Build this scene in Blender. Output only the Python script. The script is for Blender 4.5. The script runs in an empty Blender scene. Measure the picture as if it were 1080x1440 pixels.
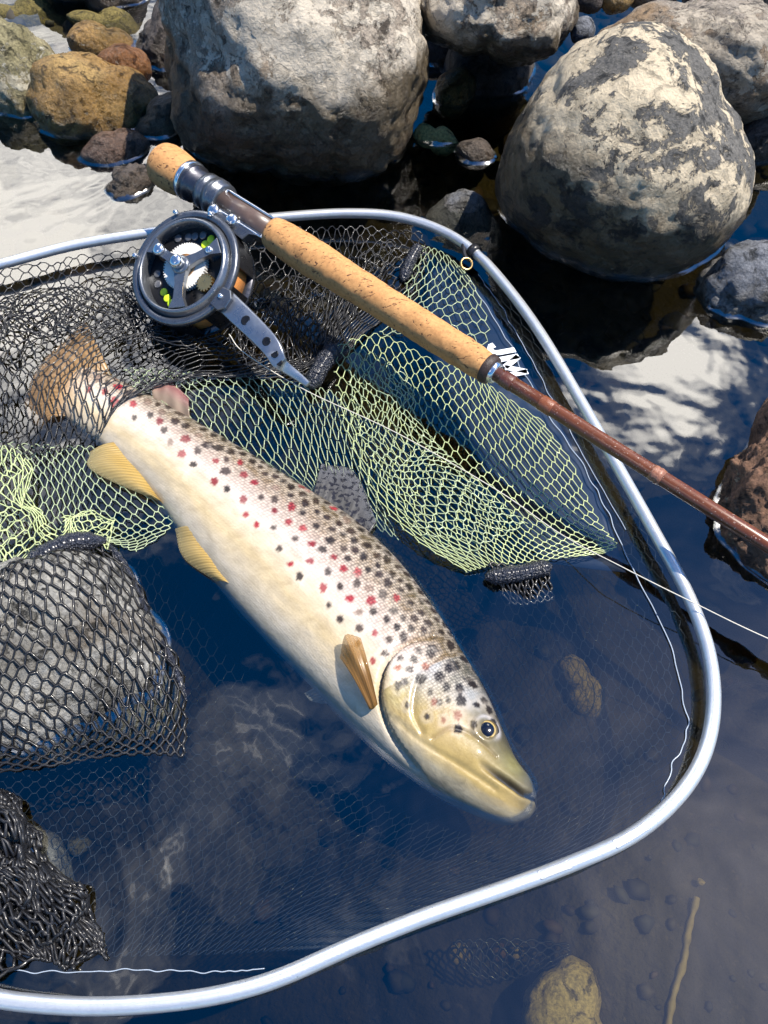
import bpy, bmesh, math, random
import numpy as np
from mathutils import Vector, noise
from mathutils.bvhtree import BVHTree
R = math.radians
random.seed(7); rng = np.random.default_rng(7)
scene = bpy.context.scene
COL = scene.collection

# ------------------------------------------------------------------ camera
FPX, PITCH, CAMH = 1130.0, R(58), 0.47
cam_d = bpy.data.cameras.new('camera'); cam = bpy.data.objects.new('camera', cam_d)
COL.objects.link(cam); scene.camera = cam
cam_d.sensor_fit = 'HORIZONTAL'; cam_d.sensor_width = 36
cam_d.lens = 36 * FPX / 1080
cam_d.clip_start = 0.01; cam_d.clip_end = 500
cam.location = (0, 0, CAMH); cam.rotation_euler = (math.pi / 2 - PITCH, 0, 0)

# ------------------------------------------------------------------ world and sun
# cloud banks of the sky that the water mirrors: direction, width, density
CLOUDS = [((-0.40, 0.86, 0.62), 0.40, 0.42), ((0.345, 0.695, 0.745), 0.20, 0.48), ((-0.30, 0.22, 1.07), 0.42, 0.08), ((0.9, -0.5, 0.6), 0.6, 0.15), ((-0.8, -0.6, 0.7), 0.5, 0.15)]
SUN = Vector((0.57, 0.13, 1.18)).normalized()
elev = math.asin(SUN.z); azim = math.atan2(SUN.x, SUN.y)
w = bpy.data.worlds.new('World'); scene.world = w; w.use_nodes = True
nt = w.node_tree; N = nt.nodes; L = nt.links
bg = N['Background']; bg.inputs['Strength'].default_value = 0.095
sky = N.new('ShaderNodeTexSky'); sky.sky_type = 'NISHITA'; sky.sun_disc = False
sky.sun_elevation = elev; sky.sun_rotation = azim
sky.air_density = 1.0; sky.dust_density = 0.6; sky.ozone_density = 5.0
tc = N.new('ShaderNodeTexCoord')
mp = N.new('ShaderNodeMapping'); mp.inputs['Location'].default_value = (0.35, 0.9, 0.2)
mp.inputs['Scale'].default_value = (1, 1, 1.5)
cn = N.new('ShaderNodeTexNoise'); cn.inputs['Scale'].default_value = 3.2; cn.inputs['Detail'].default_value = 9
cn.inputs['Roughness'].default_value = 0.58; cn.inputs['Distortion'].default_value = 0.25
cr = N.new('ShaderNodeValToRGB'); cr.color_ramp.elements[0].position = 0.57; cr.color_ramp.elements[1].position = 0.88
ce = cr.color_ramp.elements.new(0.68); ce.color = (0.06, 0.06, 0.06, 1); ce = cr.color_ramp.elements.new(0.76); ce.color = (0.5, 0.5, 0.5, 1)
mx = N.new('ShaderNodeMix'); mx.data_type = 'RGBA'
mx.inputs[7].default_value = (44, 42, 39, 1)
L.new(tc.outputs['Generated'], mp.inputs['Vector']); L.new(mp.outputs[0], cn.inputs['Vector'])
def cloud_bank(prev, d, width, amt):
    dt = N.new('ShaderNodeVectorMath'); dt.operation = 'DISTANCE'; L.new(tc.outputs['Generated'], dt.inputs[0]); dt.inputs[1].default_value = Vector(d).normalized()
    mr = N.new('ShaderNodeMapRange'); mr.interpolation_type = 'SMOOTHSTEP'; L.new(dt.outputs['Value'], mr.inputs[0])
    mr.inputs[1].default_value = width; mr.inputs[2].default_value = 0; mr.inputs[3].default_value = 0; mr.inputs[4].default_value = amt
    ad = N.new('ShaderNodeMath'); L.new(prev, ad.inputs[0]); L.new(mr.outputs[0], ad.inputs[1]); return ad.outputs[0]
cf = cn.outputs['Fac']
for d, width, amt in CLOUDS: cf = cloud_bank(cf, d, width, amt)
L.new(cf, cr.inputs['Fac']); L.new(cr.outputs['Color'], mx.inputs[0])
hs = N.new('ShaderNodeHueSaturation'); hs.inputs['Saturation'].default_value = 1.6; L.new(sky.outputs[0], hs.inputs['Color']); L.new(hs.outputs[0], mx.inputs[6]); L.new(mx.outputs[2], bg.inputs['Color'])
sun_d = bpy.data.lights.new('sun', 'SUN'); sun_d.energy = 5.0; sun_d.angle = R(0.5); sun_d.color = (1, 0.93, 0.82)
sun = bpy.data.objects.new('sun', sun_d); COL.objects.link(sun); sun.location = (3, 2, 4)
sun.rotation_euler = SUN.to_track_quat('Z', 'Y').to_euler()

scene.view_settings.view_transform = 'Standard'; scene.view_settings.look = 'None'
scene.view_settings.exposure = 0.72; scene.view_settings.gamma = 1
scene.view_settings.use_curve_mapping = False
scene.render.engine = 'CYCLES'
scene.cycles.use_denoising = True
scene.cycles.max_bounces = 6; scene.cycles.transparent_max_bounces = 16
scene.cycles.caustics_reflective = False; scene.cycles.caustics_refractive = False
scene.cycles.sample_clamp_indirect = 6

# ------------------------------------------------------------------ pixel -> place
CP, SP = math.cos(PITCH), math.sin(PITCH)
FWD = np.array([0, CP, -SP]); UPV = np.array([0, SP, CP]); RT = np.array([1.0, 0, 0])
CAM = np.array([0, 0, CAMH])
def P(px, py, z=0.0):
    d = FWD + (px - 540) / FPX * RT - (py - 720) / FPX * UPV
    t = (z - CAMH) / d[2]
    return CAM + d * t
def depth(px, py, z=0.0):
    return float(np.dot(P(px, py, z) - CAM, FWD))
def proj(p):
    q = np.asarray(p) - CAM; d = np.dot(q, FWD)
    return 540 + FPX * np.dot(q, RT) / d, 720 - FPX * np.dot(q, UPV) / d

# ------------------------------------------------------------------ node helpers
def new_mat(name):
    m = bpy.data.materials.new(name); m.use_nodes = True
    return m, m.node_tree.nodes, m.node_tree.links, m.node_tree.nodes['Principled BSDF']
def tnoise(n, l, vec, scale, detail=4, rough=0.55, dist=0.0):
    t = n.new('ShaderNodeTexNoise'); t.inputs['Scale'].default_value = scale
    t.inputs['Detail'].default_value = detail; t.inputs['Roughness'].default_value = rough
    t.inputs['Distortion'].default_value = dist
    if vec: l.new(vec, t.inputs['Vector'])
    return t.outputs['Fac']
def ramp(n, l, fac, stops):
    r = n.new('ShaderNodeValToRGB'); e = r.color_ramp.elements
    while len(e) < len(stops): e.new(0.5)
    for k, (p, c) in enumerate(stops):
        e[k].position = p
        e[k].color = (c, c, c, 1) if not isinstance(c, tuple) else (*c, 1)
    l.new(fac, r.inputs['Fac']); return r.outputs['Color']
def mixc(n, l, fac, a, b, mode='MIX'):
    m = n.new('ShaderNodeMix'); m.data_type = 'RGBA'; m.blend_type = mode
    for s, v in ((0, fac), (6, a), (7, b)):
        if hasattr(v, 'links'): l.new(v, m.inputs[s])
        elif s == 0: m.inputs[0].default_value = v
        else: m.inputs[s].default_value = (*v, 1)
    return m.outputs[2]
def mathn(n, l, op, a, b=None):
    m = n.new('ShaderNodeMath'); m.operation = op
    for s, v in ((0, a), (1, b)):
        if v is None: continue
        if hasattr(v, 'links'): l.new(v, m.inputs[s])
        else: m.inputs[s].default_value = v
    return m.outputs[0]
def bump(n, l, p, h, strength, dist, prev=None):
    b = n.new('ShaderNodeBump'); b.inputs['Strength'].default_value = strength; b.inputs['Distance'].default_value = dist
    l.new(h, b.inputs['Height'])
    if prev: l.new(prev, b.inputs['Normal'])
    if p: l.new(b.outputs[0], p.inputs['Normal'])
    return b.outputs[0]
def setp(p, **k):
    for a, v in k.items():
        s = p.inputs[a.replace('_', ' ')]
        if hasattr(v, 'links'): p.id_data.links.new(v, s)
        elif isinstance(v, tuple): s.default_value = (*v, 1)
        else: s.default_value = v

def plain(name, col, rough=0.4, metal=0.0, var=0.25, scale=300, bmp=0.0, coat=0.0):
    m, n, l, p = new_mat(name)
    pos = n.new('ShaderNodeNewGeometry').outputs['Position']
    f = tnoise(n, l, pos, scale, 4)
    c = mixc(n, l, f, tuple(x * (1 - var) for x in col), tuple(min(1, x * (1 + var)) for x in col))
    setp(p, Base_Color=c, Metallic=metal, Roughness=rough, Coat_Weight=coat)
    l.new(ramp(n, l, tnoise(n, l, pos, scale * 0.4, 3), [(0.3, rough * 0.75), (0.7, min(1, rough * 1.3))]), p.inputs['Roughness'])
    if bmp: bump(n, l, p, f, bmp, 0.001)
    return m

def rock_mat(name, dark, light, crust=None, crust_amt=0.5, crust_scale=38, wet_shade_z=0.05, stain=None, seed=0.0, wet_shade_col=0.33, grain=1.0, slope=0.0, x0=0.0):
    m, n, l, p = new_mat(name)
    g = n.new('ShaderNodeNewGeometry').outputs['Position']
    ad = n.new('ShaderNodeVectorMath'); ad.operation = 'ADD'; l.new(g, ad.inputs[0]); ad.inputs[1].default_value = (seed, seed * 1.7, seed * 0.6)
    pos = ad.outputs[0]
    c = mixc(n, l, ramp(n, l, tnoise(n, l, pos, 16, 8, 0.62, 0.4), [(0.3, 0.0), (0.7, 1.0)]), dark, light)
    sp = ramp(n, l, tnoise(n, l, pos, 420, 3, 0.6), [(0.38, 0.45), (0.62, 1.35)])
    c = mixc(n, l, 0.55 * grain, c, sp, 'MULTIPLY')
    if stain:
        c = mixc(n, l, ramp(n, l, tnoise(n, l, pos, 11, 5, 0.6, 0.8), [(0.52, 0.0), (0.66, 0.85)]), c, stain)
    pit = ramp(n, l, tnoise(n, l, pos, 85, 8, 0.72, 0.6), [(0.37, 0.0), (0.46, 1.0)])
    c = mixc(n, l, pit, tuple(x * 0.33 for x in dark), c)
    h = tnoise(n, l, pos, 120, 8, 0.7)
    if crust:
        a = tnoise(n, l, pos, crust_scale, 9, 0.72, 0.35)
        big = tnoise(n, l, pos, 9, 2, 0.5)
        s = mathn(n, l, 'ADD', a, mathn(n, l, 'MULTIPLY', mathn(n, l, 'SUBTRACT', big, 0.5), 0.7))
        t0 = 0.62 - 0.25 * crust_amt
        cf = ramp(n, l, s, [(t0, 0.0), (t0 + 0.025, 1.0)])
        cc = mixc(n, l, tnoise(n, l, pos, 260, 5, 0.7), tuple(x * 0.6 for x in crust), tuple(min(1, x * 1.25) for x in crust))
        crust_f = cf; c = mixc(n, l, cf, c, cc)
        h = mathn(n, l, 'ADD', h, mathn(n, l, 'MULTIPLY', cf, 0.25))
    # wet band above the waterline, also painted dark for the boulders' underside shade
    sx = n.new('ShaderNodeSeparateXYZ'); l.new(g, sx.inputs[0])
    wob = mathn(n, l, 'MULTIPLY', mathn(n, l, 'SUBTRACT', tnoise(n, l, pos, 22, 6, 0.65), 0.5), 0.11)
    zz = mathn(n, l, 'ADD', sx.outputs['Z'], wob)
    if slope: zz = mathn(n, l, 'ADD', zz, mathn(n, l, 'MULTIPLY', mathn(n, l, 'SUBTRACT', sx.outputs['X'], x0), slope))  # lifts the wet and painted shade band higher on the left side
    mr = n.new('ShaderNodeMapRange'); l.new(zz, mr.inputs[0])
    mr.inputs[1].default_value = wet_shade_z - 0.012; mr.inputs[2].default_value = wet_shade_z + 0.012
    dry_lit = mr.outputs[0]
    wet_shade_c = mixc(n, l, 1.0, c, (wet_shade_col, wet_shade_col * 0.88, wet_shade_col * 0.68), 'MULTIPLY')
    c = mixc(n, l, dry_lit, wet_shade_c, c)
    setp(p, Base_Color=c)
    rr = n.new('ShaderNodeMapRange'); l.new(dry_lit, rr.inputs[0]); rr.inputs[3].default_value = 0.28; rr.inputs[4].default_value = 0.88
    l.new(rr.outputs[0], p.inputs['Roughness'])
    b1 = bump(n, l, None, mathn(n, l, 'ADD', h, mathn(n, l, 'MULTIPLY', pit, 0.3)), 0.9, 0.006)
    bump(n, l, p, tnoise(n, l, pos, 500, 4, 0.6), 0.5, 0.001, b1)
    return m

# ------------------------------------------------------------------ object helpers
def tag(o, label=None, cat=None, group=None, kind=None):
    for k, v in (('label', label), ('category', cat), ('group', group), ('kind', kind)):
        if v: o[k] = v
    return o
def mesh_obj(name, V, F, mat, parent=None, smooth=True, cols=None, uv=None):
    me = bpy.data.meshes.new(name)
    me.from_pydata([tuple(v) for v in np.asarray(V)], [], [tuple(int(i) for i in f) for f in F])
    if smooth: me.polygons.foreach_set('use_smooth', [True] * len(me.polygons))
    if cols is not None:
        at = me.color_attributes.new('Col', 'FLOAT_COLOR', 'POINT')
        c4 = np.ones((len(V), 4), np.float32); c4[:, :3] = cols; at.data.foreach_set('color', c4.ravel())
    if uv is not None:
        ul = me.uv_layers.new(name='UVMap'); idx = np.empty(len(me.loops), np.int32)
        me.loops.foreach_get('vertex_index', idx); ul.data.foreach_set('uv', np.asarray(uv, np.float32)[idx].ravel())
    me.update()
    o = bpy.data.objects.new(name, me); COL.objects.link(o)
    if mat: me.materials.append(mat)
    if parent: o.parent = parent; o.matrix_parent_inverse = parent.matrix_basis.inverted()
    return o
def empty(name, loc):
    o = bpy.data.objects.new(name, None); COL.objects.link(o); o.location = tuple(loc); o.empty_display_size = 0.02
    return o
def spline(pts, n, closed=False):
    p = np.asarray(pts, float); m = len(p)
    if closed: q = np.vstack([p[-1:], p, p[:2]]); seg = m
    else: q = np.vstack([2 * p[:1] - p[1:2], p, 2 * p[-1:] - p[-2:-1]]); seg = m - 1
    t = np.linspace(0, seg, n, endpoint=not closed); i = np.minimum(t.astype(int), seg - 1); f = (t - i)[:, None]
    a, b, c, d = q[i], q[i + 1], q[i + 2], q[i + 3]
    return 0.5 * (2 * b + (c - a) * f + (2 * a - 5 * b + 4 * c - d) * f ** 2 + (3 * b - a - 3 * c + d) * f ** 3)
def tubes(lines, rad, ns=6, closed=False, caps=True):
    V = []; F = []; off = 0
    an = np.arange(ns) * 2 * math.pi / ns
    for ln in lines:
        p = np.asarray(ln, float); m = len(p)
        if m < 2: continue
        if closed: T = np.roll(p, -1, 0) - np.roll(p, 1, 0)
        else: T = np.gradient(p, axis=0)
        T /= np.linalg.norm(T, axis=1)[:, None] + 1e-12
        ref = np.tile(np.array([0, 0, 1.0]), (m, 1)); ref[np.abs(T[:, 2]) > 0.95] = (1, 0, 0)
        S = np.cross(T, ref); S /= np.linalg.norm(S, axis=1)[:, None]; U = np.cross(S, T)
        r = np.broadcast_to(np.asarray(rad, float), (m,))[:, None, None]
        ring = p[:, None, :] + r * (np.cos(an)[None, :, None] * S[:, None, :] + np.sin(an)[None, :, None] * U[:, None, :])
        V.append(ring.reshape(-1, 3))
        for i in range(m if closed else m - 1):
            a = off + i * ns; b = off + ((i + 1) % m) * ns
            for k in range(ns): F.append((a + k, a + (k + 1) % ns, b + (k + 1) % ns, b + k))
        if caps and not closed:
            F.append(tuple(off + k for k in range(ns))[::-1]); F.append(tuple(off + (m - 1) * ns + k for k in range(ns)))
        off += m * ns
    return np.vstack(V), F
def lathe(o, ax, prof, ns=48, close=True, e1=None):
    """prof: (s along axis, radius)"""
    o = np.asarray(o, float); ax = np.asarray(ax, float) / np.linalg.norm(ax)
    e = np.cross(ax, (0, 0, 1.0)) if e1 is None else np.asarray(e1); e = e / np.linalg.norm(e); f = np.cross(ax, e)
    an = np.arange(ns) * 2 * math.pi / ns
    V = []; F = []
    for s, r in prof:
        V.append(o + ax * s + r * (np.cos(an)[:, None] * e + np.sin(an)[:, None] * f))
    for i in range(len(prof) - 1):
        for k in range(ns): F.append((i * ns + k, i * ns + (k + 1) % ns, (i + 1) * ns + (k + 1) % ns, (i + 1) * ns + k))
    if close:
        F.append(tuple(range(ns))[::-1]); F.append(tuple((len(prof) - 1) * ns + k for k in range(ns)))
    return np.vstack(V), F
def prism(poly, frame, z0, z1, bev=0.0):
    """extrude a 2D polygon (local x,y) between z0 and z1 in frame (O,X,Y,Z); small chamfer on the top edge"""
    O, X, Y, Z = frame; q = np.asarray(poly, float); n = len(q); c = q.mean(0)
    rings = [(q, z0), (q, z1 - bev)]
    if bev: rings.append((c + (q - c) * (1 - bev / max(1e-6, np.abs(q - c).max())), z1))
    V = np.vstack([O + r[:, :1] * X + r[:, 1:] * Y + z * Z for r, z in rings]); F = []
    for i in range(len(rings) - 1):
        for k in range(n): F.append((i * n + k, i * n + (k + 1) % n, (i + 1) * n + (k + 1) % n, (i + 1) * n + k))
    F.append(tuple(range(n))[::-1]); F.append(tuple((len(rings) - 1) * n + k for k in range(n)))
    return V, F
def join(parts):
    V = []; F = []; o = 0
    for v, f in parts:
        V.append(v); F += [tuple(i + o for i in x) for x in f]; o += len(v)
    return np.vstack(V), F
def sheet(G, thick, nrm):
    """closed sheet from grid G[a,b,3]"""
    a, b, _ = G.shape; nrm = np.asarray(nrm, float); nrm /= np.linalg.norm(nrm)
    V = np.vstack([(G + nrm * thick / 2).reshape(-1, 3), (G - nrm * thick / 2).reshape(-1, 3)]); F = []; h = a * b
    for i in range(a - 1):
        for j in range(b - 1):
            q = (i * b + j, i * b + j + 1, (i + 1) * b + j + 1, (i + 1) * b + j)
            F.append(q); F.append(tuple(x + h for x in q[::-1]))
    rim = [i for i in range(b)] + [i * b + b - 1 for i in range(1, a)] + [(a - 1) * b + j for j in range(b - 2, -1, -1)] + [i * b for i in range(a - 2, 0, -1)]
    for k in range(len(rim)):
        x, y = rim[k], rim[(k + 1) % len(rim)]; F.append((y, x, x + h, y + h))
    return V, F

# ------------------------------------------------------------------ materials
M = {}
def bed_mat():
    m, n, l, p = new_mat('riverbed'); pos = n.new('ShaderNodeNewGeometry').outputs['Position']
    c = mixc(n, l, ramp(n, l, tnoise(n, l, pos, 14, 8, 0.65, 0.6), [(0.32, 0.0), (0.7, 1.0)]), (0.022, 0.018, 0.007), (0.10, 0.078, 0.030))
    c = mixc(n, l, ramp(n, l, tnoise(n, l, pos, 180, 5, 0.7), [(0.58, 0.0), (0.72, 0.6)]), c, (0.16, 0.12, 0.05))
    setp(p, Base_Color=c, Roughness=0.8); bump(n, l, p, tnoise(n, l, pos, 150, 6), 0.8, 0.006); return m
M['bed'] = bed_mat()
WATER_DENS = 20.0
def schlick(n, l, f0, nrm=None):
    g = n.new('ShaderNodeNewGeometry'); d = n.new('ShaderNodeVectorMath'); d.operation = 'DOT_PRODUCT'
    l.new(g.outputs['Incoming'], d.inputs[0]); l.new(nrm or g.outputs['Normal'], d.inputs[1])
    c = mathn(n, l, 'SUBTRACT', 1.0, mathn(n, l, 'ABSOLUTE', d.outputs['Value']))
    return mathn(n, l, 'ADD', mathn(n, l, 'MULTIPLY', mathn(n, l, 'POWER', c, 5.0), 1 - f0), f0)
def water_mat():
    m, n, l, p = new_mat('water'); n.remove(p)
    pos = n.new('ShaderNodeNewGeometry').outputs['Position']
    h1 = tnoise(n, l, pos, 7, 3, 0.5, 0.6); h2 = tnoise(n, l, pos, 38, 2, 0.5)
    b1 = n.new('ShaderNodeBump'); b1.inputs['Strength'].default_value = 0.35; b1.inputs['Distance'].default_value = 0.012; l.new(h1, b1.inputs['Height'])
    b2 = n.new('ShaderNodeBump'); b2.inputs['Strength'].default_value = 0.10; b2.inputs['Distance'].default_value = 0.003; l.new(h2, b2.inputs['Height']); l.new(b1.outputs[0], b2.inputs['Normal'])
    fac = schlick(n, l, 0.14, b2.outputs[0])
    gl = n.new('ShaderNodeBsdfGlossy'); gl.inputs['Roughness'].default_value = 0.015; l.new(b2.outputs[0], gl.inputs['Normal'])
    tr = n.new('ShaderNodeBsdfTransparent'); tr.inputs['Color'].default_value = (0.86, 0.88, 0.86, 1)
    mxs = n.new('ShaderNodeMixShader'); l.new(fac, mxs.inputs[0]); l.new(tr.outputs[0], mxs.inputs[1]); l.new(gl.outputs[0], mxs.inputs[2])
    l.new(mxs.outputs[0], n['Material Output'].inputs['Surface'])
    va = n.new('ShaderNodeVolumeAbsorption'); va.inputs['Color'].default_value = (0.48, 0.44, 0.26, 1); va.inputs['Density'].default_value = WATER_DENS
    if WATER_DENS: l.new(va.outputs[0], n['Material Output'].inputs['Volume'])
    return m
M['water'] = water_mat()
def rim_mat(f0):
    m, n, l, p = new_mat('water_rim'); n.remove(p)
    fac = schlick(n, l, f0)
    gl = n.new('ShaderNodeBsdfGlossy'); gl.inputs['Roughness'].default_value = 0.12
    tr = n.new('ShaderNodeBsdfTransparent'); tr.inputs['Color'].default_value = (0.95, 0.96, 0.96, 1)
    mxs = n.new('ShaderNodeMixShader'); l.new(fac, mxs.inputs[0]); l.new(tr.outputs[0], mxs.inputs[1]); l.new(gl.outputs[0], mxs.inputs[2])
    l.new(mxs.outputs[0], n['Material Output'].inputs['Surface']); return m
M['rim'] = rim_mat(0.28); M['rim_soft'] = rim_mat(0.07)
M['rock_left'] = rock_mat('rock_pale_grey', (0.19, 0.145, 0.105), (0.47, 0.40, 0.32), (0.58, 0.51, 0.41), 0.45, 55, 0.098, (0.24, 0.16, 0.085), 0.3, 0.24)
M['rock_lichen'] = rock_mat('rock_crusted', (0.065, 0.063, 0.06), (0.17, 0.16, 0.145), (0.62, 0.52, 0.37), 0.66, 42, 0.080, None, 2.1, 0.20, 1.0, 0.30, 0.21)
M['rock_grey'] = rock_mat('rock_grey', (0.15, 0.125, 0.10), (0.38, 0.33, 0.27), (0.44, 0.38, 0.30), 0.2, 60, 0.04, (0.26, 0.17, 0.09), 4.4)
M['rock_tan'] = rock_mat('rock_tan', (0.20, 0.125, 0.04), (0.46, 0.31, 0.12), (0.48, 0.40, 0.27), 0.15, 45, 0.05, (0.12, 0.09, 0.025), 6.2, 0.75)
M['rock_moss'] = rock_mat('rock_mossy', (0.10, 0.09, 0.03), (0.34, 0.30, 0.18), (0.45, 0.42, 0.33), 0.3, 50, 0.03, (0.06, 0.07, 0.012), 7.9, 0.75)
M['rock_orange'] = rock_mat('rock_orange', (0.20, 0.09, 0.035), (0.40, 0.20, 0.08), None, 0, 40, 0.06, None, 1.2, 0.6)
M['rock_dark'] = rock_mat('rock_dark', (0.05, 0.042, 0.040), (0.15, 0.125, 0.115), None, 0, 40, 0.02, None, 3.7, 0.6)
M['rock_purple'] = rock_mat('rock_purple', (0.07, 0.047, 0.045), (0.20, 0.14, 0.125), None, 0, 40, 0.10, None, 5.7, 0.75)
M['rock_blue'] = rock_mat('rock_bluegrey', (0.09, 0.10, 0.12), (0.24, 0.25, 0.28), None, 0, 40, 0.012, None, 5.1, 0.7)
M['rock_rust'] = rock_mat('rock_rust', (0.10, 0.05, 0.03), (0.34, 0.19, 0.12), (0.42, 0.33, 0.22), 0.15, 60, 0.012, (0.13, 0.10, 0.05), 8.3, 0.55)
M['rock_olive'] = rock_mat('rock_olive', (0.10, 0.08, 0.02), (0.22, 0.17, 0.05), None, 0, 40, -1, None, 9.3)
M['rock_yellow'] = rock_mat('rock_yellow', (0.42, 0.31, 0.08), (0.72, 0.55, 0.22), None, 0, 40, -1, None, 1.9)
M['rock_wetpale'] = rock_mat('rock_wet_pale', (0.09, 0.10, 0.12), (0.52, 0.58, 0.70), None, 0.2, 60, 0.10, (0.10, 0.085, 0.075), 2.9, 0.85)

# ------------------------------------------------------------------ riverbed and water
def bed_z(x, y):
    b = -0.085 + 0.02 * noise.noise(Vector((x * 3.1, y * 3.1, 0.3))) + 0.008 * noise.noise(Vector((x * 17, y * 17, 3)))
    rise = max(0.0, y - 0.52)
    b += min(0.05, rise * 0.13) * (1.25 if x < -0.15 else 0.5)
    b += 0.034 * min(1, max(0, (x - 0.06) / 0.08)) * min(1, max(0, (0.17 - y) / 0.1))
    if y > 1.15: b += (y - 1.15) * 0.22
    return min(b, 1.2)
g = np.sinh(np.linspace(-4.2, 4.2, 221)) * 0.9
V = []; F = []
for j, y in enumerate(g + 0.4):
    for i, x in enumerate(g):
        V.append((x, y, bed_z(x, y)))
n_ = len(g)
for j in range(n_ - 1):
    for i in range(n_ - 1): F.append((j * n_ + i, j * n_ + i + 1, (j + 1) * n_ + i + 1, (j + 1) * n_ + i))
tag(mesh_obj('riverbed', V, F, M['bed']), 'dark brown stony bed of the shallow river', 'riverbed', kind='structure')
V = []; F = []; gw = np.sinh(np.linspace(-3.8, 3.8, 61)) * 1.0
for y in gw:
    for x in gw: V.append((x, y, 0.0))
for j in range(60):
    for i in range(60): F.append((j * 61 + i, j * 61 + i + 1, (j + 1) * 61 + i + 1, (j + 1) * 61 + i))
nb = len(V); edge_ = list(range(61)) + [j * 61 + 60 for j in range(1, 61)] + [60 * 61 + i for i in range(59, -1, -1)] + [j * 61 for j in range(59, 0, -1)]
V += [(V[i][0], V[i][1], -3.0) for i in edge_]
for k in range(len(edge_)): k2 = (k + 1) % len(edge_); F.append((edge_[k2], edge_[k], nb + k, nb + k2))
F.append(tuple(nb + k for k in range(len(edge_)))[::-1])
water = tag(mesh_obj('water', V, F, M['water'], smooth=False), 'clear shallow river water mirroring blue sky and clouds', 'water', kind='structure')

# gravel on the bed
bmi = bmesh.new(); bmesh.ops.create_icosphere(bmi, subdivisions=2, radius=1)
icoV = np.array([v.co for v in bmi.verts]); icoF = [tuple(v.index for v in f.verts) for f in bmi.faces]; bmi.free()
Vs = []; Fs = []; Cs = []
for k in range(3400):
    x = rng.uniform(-0.75, 0.75); y = rng.uniform(-0.25, 1.35); s = (0.004 + 0.011 * rng.random() ** 2.2) * (0.42 if y < 0.42 else 1.0)
    sc = s * np.array([rng.uniform(0.8, 1.5), rng.uniform(0.8, 1.3), rng.uniform(0.45, 0.8)]); a = rng.uniform(0, 6.28)
    q = icoV * (1 + 0.14 * rng.standard_normal((len(icoV), 1))) * sc
    q = np.stack([q[:, 0] * math.cos(a) - q[:, 1] * math.sin(a), q[:, 0] * math.sin(a) + q[:, 1] * math.cos(a), q[:, 2]], 1)
    Vs.append(q + (x, y, bed_z(x, y) + sc[2] * 0.4)); Fs += [tuple(i + k * len(icoV) for i in f) for f in icoF]
    c = np.array([(0.06, 0.045, 0.022), (0.10, 0.075, 0.035), (0.035, 0.03, 0.026), (0.13, 0.08, 0.04), (0.08, 0.07, 0.04)][rng.integers(5)]) * rng.uniform(0.4, 1.0)
    Cs.append(np.tile(c, (len(icoV), 1)))
m, n, l, p = new_mat('gravel'); a = n.new('ShaderNodeVertexColor'); a.layer_name = 'Col'
ps = n.new('ShaderNodeNewGeometry').outputs['Position']
setp(p, Base_Color=mixc(n, l, tnoise(n, l, ps, 300, 4), a.outputs[0], mixc(n, l, 0.7, a.outputs[0], (0.02, 0.02, 0.02))), Roughness=0.7)
tag(mesh_obj('river_gravel', np.vstack(Vs), Fs, m, cols=np.vstack(Cs)), 'small brown gravel scattered over the river bottom', 'gravel', kind='stuff')

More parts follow.
